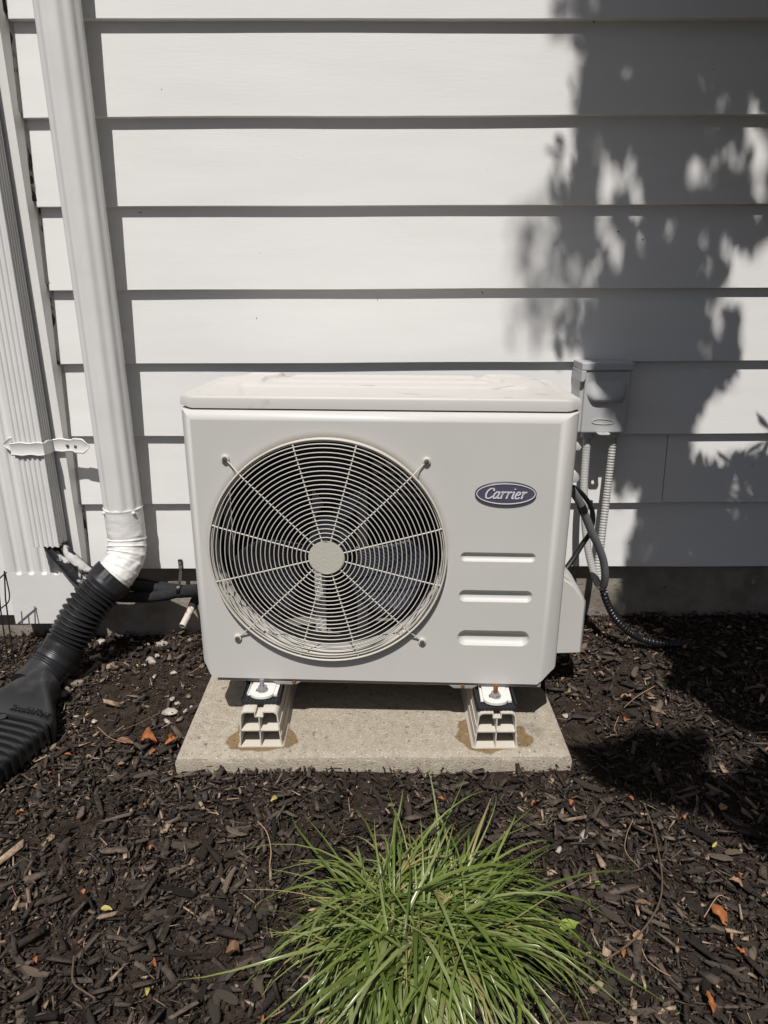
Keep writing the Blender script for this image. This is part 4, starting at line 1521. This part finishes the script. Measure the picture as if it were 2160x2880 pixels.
leaf((2086, 2680), .026, .008, 'leaf_orange', 'thin red orange leaf between dark bark pieces', None, -1.0, .1, .8)
leaf((1605, 2255), .020, .012, 'leaf_orange', 'small red leaf in mulch above the arching grass tips', None, 1.4, .1, .5)
leaf((1810, 2540), .036, .012, 'leaf_brown', 'brown flat leaf beside the middle of the curved twig', None, -.15, .05, .3)
leaf((300, 2557), .026, .014, 'leaf_yellow', 'bright yellow leaf on dark bark mulch', None, -.1, .05, .3, (0, 0), .024)
leaf((1225, 2368), .022, .014, 'leaf_yellow', 'yellow leaf caught behind the grass clump', None, .1, .05, .3, (0, 0), .03)
leaf((1600, 2605), .052, .026, 'leaf_fallen_green', 'pale green leaf under the right grass blades', None, .3, .05, .3, (0, 0), .024)
leaf((654, 2680), .030, .022, 'leaf_brown', 'crumbled rust coloured seed head beside the left grass blades', None, .3, .4, 1.0, (.2, .3), .026)
leaf((1764, 1963), .040, .014, 'leaf_tan', 'tan split leaf on sunny mulch right of the unit', None, -.2, .15, .8)
leaf((1760, 2025), .018, .012, 'leaf_orange', 'orange scrap below the tan split leaf', None, 1.0, .15, .8)
leaf((2035, 2272), .026, .020, 'leaf_tan', 'rounded tan leaf in deep tree shade', None, .6, .1, .4)
for (q, mt) in (((1242, 2247), 'leaf_orange'), ((1500, 2260), 'leaf_orange'), ((770, 2248), 'leaf_yellow'), ((405, 2265), 'leaf_orange'), ((425, 2385), 'leaf_orange'), ((230, 2510), 'leaf_orange'), ((56, 2288), 'leaf_orange'), ((735, 2870), 'leaf_orange'), ((435, 2705), 'leaf_orange'), ((250, 2130), 'leaf_tan'), ((190, 2122), 'leaf_orange'), ((340, 2150), 'leaf_tan'), ((140, 2175), 'leaf_orange'), ((1680, 2490), 'leaf_fallen_green'), ((2010, 2375), 'leaf_yellow'), ((1775, 2245), 'leaf_orange'), ((1905, 2670), 'leaf_tan'), ((1750, 2682), 'leaf_orange'), ((2060, 2635), 'leaf_tan'), ((1920, 2300), 'leaf_orange'), ((385, 1873), 'leaf_yellow'), ((245, 2012), 'leaf_yellow'), ((590, 2155), 'leaf_yellow'), ((415, 2790), 'leaf_yellow'), ((100, 2700), 'leaf_orange'), ((2080, 2460), 'leaf_orange'), ((1580, 1915), 'leaf_tan'), ((1690, 1895), 'leaf_tan'), ((1850, 2040), 'leaf_orange'), ((1880, 1900), 'leaf_tan')):
    leaf(q, random.uniform(.012, .022), random.uniform(.006, .011), mt, 'tiny %s leaf scrap %s' % (mt.replace('leaf_', '').replace('fallen_', ''), near(q)), 'tiny leaf scraps in the mulch', None, random.uniform(0, .2), .8, (random.gauss(0, .2), random.gauss(0, .2)), .022)
def twig(pxs, r0, r1, m, label, group=None, lift=.024):
    pts = [gpt(x, y, lift + (l if l else 0)) for x, y, l in pxs]
    p, L = spline(pts, .008)
    rr = [(r0 + (r1 - r0) * i / (len(p) - 1)) * (1 + .12 * plain_noise(i * .6, r0 * 3000)) for i in range(len(p))]
    ob = MB().tube(p, rr, 7).build('twig', m, smooth=60, loc=tuple(p[0]))
    tag(ob, label, 'twig', group)
twig([(1811, 2260, .012), (1838, 2330, .006), (1858, 2430, .004), (1862, 2500, .002), (1845, 2560, .002), (1800, 2625, .004), (1755, 2665, .002), (1695, 2705, -.006)], .0014, .0020, 'twig_bark', 'long curved brown twig on the mulch right of the grass', None)
twig([(1780, 2305, 0), (1762, 2350, .002), (1760, 2395, .002), (1798, 2440, 0)], .0007, .0006, 'straw', 'thin pale curved stem beside the top of the curved twig')
twig([(1800, 2650, .002), (1820, 2700, 0), (1865, 2735, 0), (1900, 2750, -.006)], .0007, .0006, 'straw', 'thin pale stem below the curved twig end')
twig([(275, 2045, 0), (310, 2075, .004), (355, 2090, .002)], .0008, .0006, 'straw', 'pale bent stem attached to the long brown leaf')
twig([(348, 2052, 0), (400, 2030, .004), (450, 2005, .002)], .0011, .0016, 'twig_bark', 'thin dark stick on bare soil left of the slab')
twig([(725, 2310, 0), (750, 2340, .003), (762, 2390, .003), (758, 2440, 0)], .0010, .0012, 'straw', 'pale curved twig left of the grass tips')
twig([(208, 2690, 0), (205, 2760, .006), (240, 2790, .004), (268, 2808, 0)], .0018, .0014, 'twig_bark', 'forked brown stick in the mulch front corner')
twig([(1840, 1930, 0), (1790, 1960, .006), (1755, 1990, .002)], .0009, .0007, 'straw', 'pale arched stem on sunny mulch right of the unit')
twig([(1740, 2015, 0), (1728, 2050, .004), (1740, 2070, 0)], .0008, .0006, 'straw', 'short pale hooked stem near the orange scrap')
twig([(1980, 2580, 0), (2020, 2520, .008), (2052, 2530, 0)], .0009, .0007, 'straw', 'pale arched stem above the bright orange leaf')

# ------------------------------------------------------------------ ornamental grass
GC = Vector((.060, -1.010, 0))
GC.z = gz(GC.x, GC.y)
gs = thing('grass_clump', tuple(GC), 'arching clump of green ornamental grass growing in the mulch', 'grass')
def blade_pts(L, e0, e1, bendp, n=9):
    """profile of one arching blade in the r-z plane"""
    r = z = 0.0
    out = [(0, 0)]
    for i in range(n):
        t = (i + .5) / n
        e = e0 + (e1 - e0) * t ** bendp
        r += L / n * math.cos(e)
        z += L / n * math.sin(e)
        out.append((r, z))
    return out
def blade_verts(L, e0, e1, bp, wd, side, n=9):
    pr = blade_pts(L, e0, e1, bp, n)
    V = []
    for i, (r, z) in enumerate(pr):
        t = i / n
        ww = wd * (.55 + .45 * min(1, t * 4)) * (1 - max(0, t - .45) / .55) ** .8 + .0003
        s_ = side * t * t * L
        V += [(r, s_ - ww / 2, z), (r, s_, z - ww * .22), (r, s_ + ww / 2, z)]
    return V
BF = [(i * 3 + j, i * 3 + j + 1, (i + 1) * 3 + j + 1, (i + 1) * 3 + j) for i in range(9) for j in range(2)]
def blade_params(big):
    L = random.uniform(.28, .47) if big else random.uniform(.13, .38)
    lean = random.random()
    e0 = R(random.uniform(60, 88))
    e1 = R(random.uniform(-98, -62)) if lean < .9 else R(random.uniform(-40, 5))
    return L, e0, e1, random.uniform(.70, 1.2), random.uniform(.0062, .0100) if big else random.uniform(.0024, .0065), random.gauss(0, .28)
gprot = []
for k in range(36):
    me = bpy.data.meshes.new('leaf')
    me.from_pydata(blade_verts(*blade_params(True)), [], BF)
    me.shade_smooth()
    me.materials.append(MATS['grass_blade'])
    gprot.append(me)
def azim():
    k = random.random()
    if k < .36: return random.uniform(-PI, PI)
    if k < .58: return R(random.gauss(8, 30))
    if k < .91: return R(random.gauss(-92, 48))
    return R(random.gauss(70, 25))
for k in range(290):
    o_ = bpy.data.objects.new('leaf', gprot[k % 36])
    COL.objects.link(o_)
    o_.parent = gs
    a_ = azim()
    rr = .115 * math.sqrt(random.random())
    b_ = a_ + random.gauss(0, 1.3)
    o_.location = (rr * math.cos(b_), rr * .85 * math.sin(b_), -.004)
    o_.rotation_euler = (random.gauss(0, .10), random.gauss(0, .06), a_)
    s_ = random.uniform(.60, .95) * (.72 if .4 < a_ < 2.5 else .82 if abs(a_) > 2.5 else 1)
    o_.scale = (s_, s_, s_)
Vs, vals = [], []
for k in range(950):
    V = np.array(blade_verts(*blade_params(False)))
    a_ = azim()
    rr = .125 * math.sqrt(random.random())
    b_ = a_ + random.gauss(0, 1.5)
    c, s_ = math.cos(a_), math.sin(a_)
    sc_ = random.uniform(.55, .92)
    V *= sc_
    X_ = V[:, 0] * c - V[:, 1] * s_ + rr * math.cos(b_)
    Y_ = V[:, 0] * s_ + V[:, 1] * c + rr * .8 * math.sin(b_)
    Vs.append(np.stack([X_, Y_, V[:, 2] - .004], -1))
    vals.append(np.full(len(V), random.random()))
Vs = np.array(Vs)
Fq = (np.array(BF)[None] + (np.arange(len(Vs)) * 30)[:, None, None]).reshape(-1, 4)
gm = make_soup('short_leaves', Vs.reshape(-1, 3), Fq, np.concatenate(vals), 'grass_blades_mass', gs)
gm.data.shade_smooth()
gm['kind'] = 'stuff'

# ------------------------------------------------------------------ tree right of the viewer: its crown shades the right of the wall
TR = Vector((2.35, -1.75, 0))
tree = thing('shade_tree', tuple(TR), 'leafy tree casting dappled shade over right side of wall', 'tree')
leafs = []
def caster(px_, py_, s_, onground):
    if onground:
        p = gpt(px_, py_)
    else:
        p = atY(px_, py_, .008)
    return p + SUN_DIR * (s_ / abs(SUN_DIR.y))
def in_poly(x, y, poly):
    c = False
    j = len(poly) - 1
    for i in range(len(poly)):
        xi, yi = poly[i]
        xj, yj = poly[j]
        if (yi > y) != (yj > y) and x < (xj - xi) * (y - yi) / (yj - yi) + xi:
            c = not c
        j = i
    return c
REG = [
 # polygon in the picture where the shade falls, casters' distance in front, amount, ground?, leaf size
 ([(1700, -260), (1685, 90), (1645, 200), (1630, 320), (1620, 350), (1632, 430), (1606, 560), (1590, 640), (1630, 710), (1700, 770), (1700, 830), (1650, 900), (1640, 960), (1650, 1060), (1648, 1180), (1665, 1260), (1730, 1330), (1740, 1400), (1800, 1480), (1790, 1600), (1840, 1690), (2500, 1690), (2500, 1500), (2150, 1500), (2060, 1475), (1985, 1450), (1950, 1340), (1935, 1270), (1940, 1200), (1985, 1110), (2055, 1050), (2075, 1000), (2075, 820), (2110, 720), (2170, 640), (2260, 560), (2500, 300), (2500, -260)], (.75, 2.5), 17000, False, .066),
 ([(1440, 600), (1560, 560), (1640, 640), (1640, 1000), (1540, 1010), (1430, 960)], (2.2, 3.4), 105, False, .055),
 ([(1540, -20), (1670, -20), (1660, 130), (1560, 90)], (1.5, 2.0), 40, False, .05),
 ([(1720, 1640), (1730, 1740), (1830, 1790), (1890, 1880), (1870, 1930), (1950, 1960), (2000, 2000), (2070, 2050), (2190, 2080), (2400, 2080), (2400, 1600)], (.95, 2.2), 7500, True, .066),
 ([(1612, 2105), (1700, 2110), (1790, 2070), (1890, 2080), (1970, 2060), (1990, 2110), (1960, 2150), (2030, 2230), (2110, 2160), (2180, 2120), (2400, 2120), (2400, 2560), (2220, 2480), (2100, 2350), (2010, 2290), (1900, 2270), (1830, 2250), (1720, 2210), (1660, 2170)], (1.1, 2.2), 7500, True, .066),
]
HOLES = [(1767, 195, 26, 34), (1990, 240, 14, 45), (1710, 530, 16, 60), (1770, 510, 18, 60), (1696, 620, 20, 60), (1735, 690, 16, 55), (1955, 490, 16, 60), (1885, 635, 14, 32), (2045, 700, 16, 45), (2085, 760, 30, 80), (2125, 380, 22, 60), (2150, 420, 20, 60), (2075, 470, 16, 25), (2130, 550, 16, 50), (1690, 440, 12, 40), (2115, 320, 14, 40), (1822, 1540, 26, 60), (1780, 1460, 22, 70), (1960, 1535, 12, 30), (1770, 1410, 14, 40)]
for _ in range(34):      # small gaps between the leaf clumps
    x, y = random.choice([(random.uniform(1640, 1800), random.uniform(380, 780)), (random.uniform(1980, 2170), random.uniform(180, 1000)), (random.uniform(1980, 2160), random.uniform(650, 1000))])
    HOLES.append((x, y, random.uniform(2, 12), random.uniform(12, 45)))
for poly, (s0, s1), cnt, og, lsz in REG:
    xs_ = [p[0] for p in poly]
    ys_ = [p[1] for p in poly]
    k = 0
    while k < cnt:
        x, y = random.uniform(min(xs_), max(xs_)), random.uniform(min(ys_), max(ys_))
        if not in_poly(x, y, poly): continue
        if not og and any(((x - h[0]) / (h[2] * .75 + 19)) ** 2 + ((y - h[1]) / (h[3] * .85 + 19)) ** 2 < 1 for h in HOLES): continue
        k += 1
        leafs.append((caster(x, y, random.uniform(s0, s1), og), lsz * random.uniform(.7, 1.2)))
k = 0
while k < 15000:         # the rest of the crown, over and beyond the right edge of the picture
    q = Vector((random.uniform(1.16, 3.2), random.uniform(-2.5, -.15), random.uniform(.55, 3.6)))
    e = ((q.x - 2.3) / 1.15) ** 2 + ((q.y + 1.3) / 1.25) ** 2 + ((q.z - 2.1) / 1.6) ** 2
    if e > 1 or e < .25 * random.random(): continue
    if q.x < 1.17 + .15 * max(0, q.y + 1.6): continue
    if q.x < .30 + .66 * (q.y + 1.93) + .12: continue
    leafs.append((q, random.uniform(.08, .12)))
    k += 1
# loose sprays along the left margin of the shade
k = 0
while k < 130:
    x, y = random.uniform(1540, 1720), random.uniform(-40, 1000)
    edge = 1690 - 90 * smooth01((y - 60) / 500) + 70 * math.exp(-((y - 790) / 70) ** 2)
    if not (edge - 75 * random.random() ** 1.6 < x < edge + 25): continue
    leafs.append((caster(x, y, random.uniform(.9, 1.9), False), random.uniform(.040, .070)))
    k += 1
rosettes = []            # leaf whorls near the wall: their shadows stay sharp
for rx, ry, rs, rn in ((2062, 1310, .52, 11), (2010, 1375, .56, 12), (2125, 1325, .50, 10), (2155, 1420, .52, 12), (2165, 1225, .50, 9), (1960, 1330, .64, 11), (2215, 1340, .55, 12), (2120, 1475, .6, 12)):
    c0 = caster(rx, ry, rs, False)
    for q in range(rn):
        a_ = 2 * PI * q / rn + random.uniform(-.3, .3)
        d_ = Vector((math.cos(a_), random.uniform(-.2, .2), math.sin(a_) * .9 + random.uniform(-.2, .2))).normalized()
        rosettes.append((c0, d_, random.uniform(.050, .082)))
SH = Vector((1.75, -.45, 0))
SH.z = gz(1.6, -.3) - .01
shrub = thing('shrub', tuple(SH), 'broad leaved shrub beside the wall beyond the electrical box', 'shrub')
def leaf6(c0, d_, sd_, L, wd):
    return [c0, c0 + d_ * L * .35 + sd_ * wd * .45, c0 + d_ * L * .65 + sd_ * wd * .5, c0 + d_ * L, c0 + d_ * L * .65 - sd_ * wd * .5, c0 + d_ * L * .35 - sd_ * wd * .45]
sl, tips = [], []
for c0, d_, L in rosettes:
    sl.append(leaf6(c0, d_, d_.cross(Vector((0, 1, .35))).normalized(), L, L * .30))
    if not tips or (tips[-1] - c0).length > 1e-6: tips.append(c0)
k = 0
while k < 520:
    q = Vector((random.uniform(1.33, 2.4), random.uniform(-.95, -.08), random.uniform(.10, 1.75)))
    e = ((q.x - 1.95) / .64) ** 2 + ((q.y + .5) / .46) ** 2 + ((q.z - .85) / .9) ** 2
    if e > 1: continue
    k += 1
    if k % 9 == 0: tips.append(q)
    for j in range(11):
        a_ = 2 * PI * j / 11 + random.uniform(-.3, .3)
        d_ = Vector((math.cos(a_), math.sin(a_), random.uniform(-.3, .5))).normalized()
        sl.append(leaf6(q, d_, d_.cross(Vector((0, 0, 1))).normalized(), random.uniform(.06, .10), .028))
LV = np.array([[tuple(q - SH) for q in l] for l in sl])
lf = np.array([(0, 1, 2, 3), (0, 3, 4, 5)])
Fq = (lf[None] + (np.arange(len(LV)) * 6)[:, None, None]).reshape(-1, 4)
make_soup('foliage', LV.reshape(-1, 3), Fq, None, 'tree_leaf', shrub)['kind'] = 'stuff'
for t_ in tips:
    base = SH + Vector((random.uniform(-.06, .06), random.uniform(-.06, .06), -.03))
    mid = Vector((max(base.x - .05, (base.x + t_.x) / 2 + .06) if t_.x < 1.3 else (base.x + t_.x) / 2, (base.y + t_.y) / 2, base.z + (t_.z - base.z) * .62))
    p, _ = spline([base, mid, t_], .06)
    MB().tube(p, [.010 * (1 - .85 * i / len(p)) for i in range(len(p))], 5).build('stem', 'tree_bark', shrub, smooth=60)
lv = []
for c, L in leafs:
    d = Vector((random.gauss(0, .5), random.gauss(0, .5), -1.0 + random.gauss(0, .45))).normalized()
    sd_ = d.cross(Vector((random.gauss(0, 1), random.gauss(0, 1), random.gauss(0, 1)))).normalized()
    up_ = d.cross(sd_)
    wd = L * random.uniform(.30, .44)
    lv.append([c - d * L * .5, c - d * L * .15 + sd_ * wd * .5 + up_ * .004, c + d * L * .2 + sd_ * wd * .4, c + d * L * .5, c + d * L * .2 - sd_ * wd * .4, c - d * L * .15 - sd_ * wd * .5 + up_ * .004])
LV = np.array([[tuple(q - TR) for q in l] for l in lv])
lf = np.array([(0, 1, 2, 3), (0, 3, 4, 5)])
Fq = (lf[None] + (np.arange(len(LV)) * 6)[:, None, None]).reshape(-1, 4)
cr = make_soup('crown', LV.reshape(-1, 3), Fq, None, 'tree_leaf', tree)
cr['kind'] = 'stuff'
# trunk and limbs reaching into the crown
tp, _ = spline([TR + Vector((0, 0, -.1)), TR + Vector((-.04, .02, .7)), TR + Vector((-.02, -.06, 1.6)), TR + Vector((-.15, -.1, 2.6)), TR + Vector((-.25, -.2, 3.9))], .08)
MB().tube(tp, [.085 * (1 - .7 * i / len(tp)) + .02 * math.exp(-i * .6) for i in range(len(tp))], 14).build('trunk', 'tree_bark', tree, smooth=60)
C_ = caster
main = [Vector(tp[int(.62 * (len(tp) - 1))]), C_(2700, -500, 1.6, False), C_(2250, -250, 1.4, False), C_(1930, 60, 1.3, False), C_(1840, 420, 1.25, False), C_(1850, 800, 1.2, False), C_(1830, 1150, 1.1, False), C_(1900, 1450, 1.0, False)]
low = [Vector(tp[int(.40 * (len(tp) - 1))]), C_(2700, 1750, 1.5, True), C_(2330, 1850, 1.4, True), C_(2080, 1860, 1.3, True)]
low2 = [Vector(tp[int(.44 * (len(tp) - 1))]), C_(2700, 2350, 1.6, True), C_(2330, 2300, 1.5, True), C_(2150, 2250, 1.5, True)]
side = [Vector(tp[int(.36 * (len(tp) - 1))]), C_(2600, 1560, .9, False), C_(2300, 1430, .64, False)]
soft_ = [C_(1840, 420, 1.25, False), C_(1750, 560, 1.8, False), C_(1560, 800, 2.5, False)]
for pts, r0 in ((main, .030), (low, .024), (low2, .024), (side, .014), (soft_, .006)):
    p, _ = spline(pts, .05)
    MB().tube(p, [r0 * (1 - .8 * i / len(p)) for i in range(len(p))], 8).build('limb', 'tree_bark', tree, smooth=60)
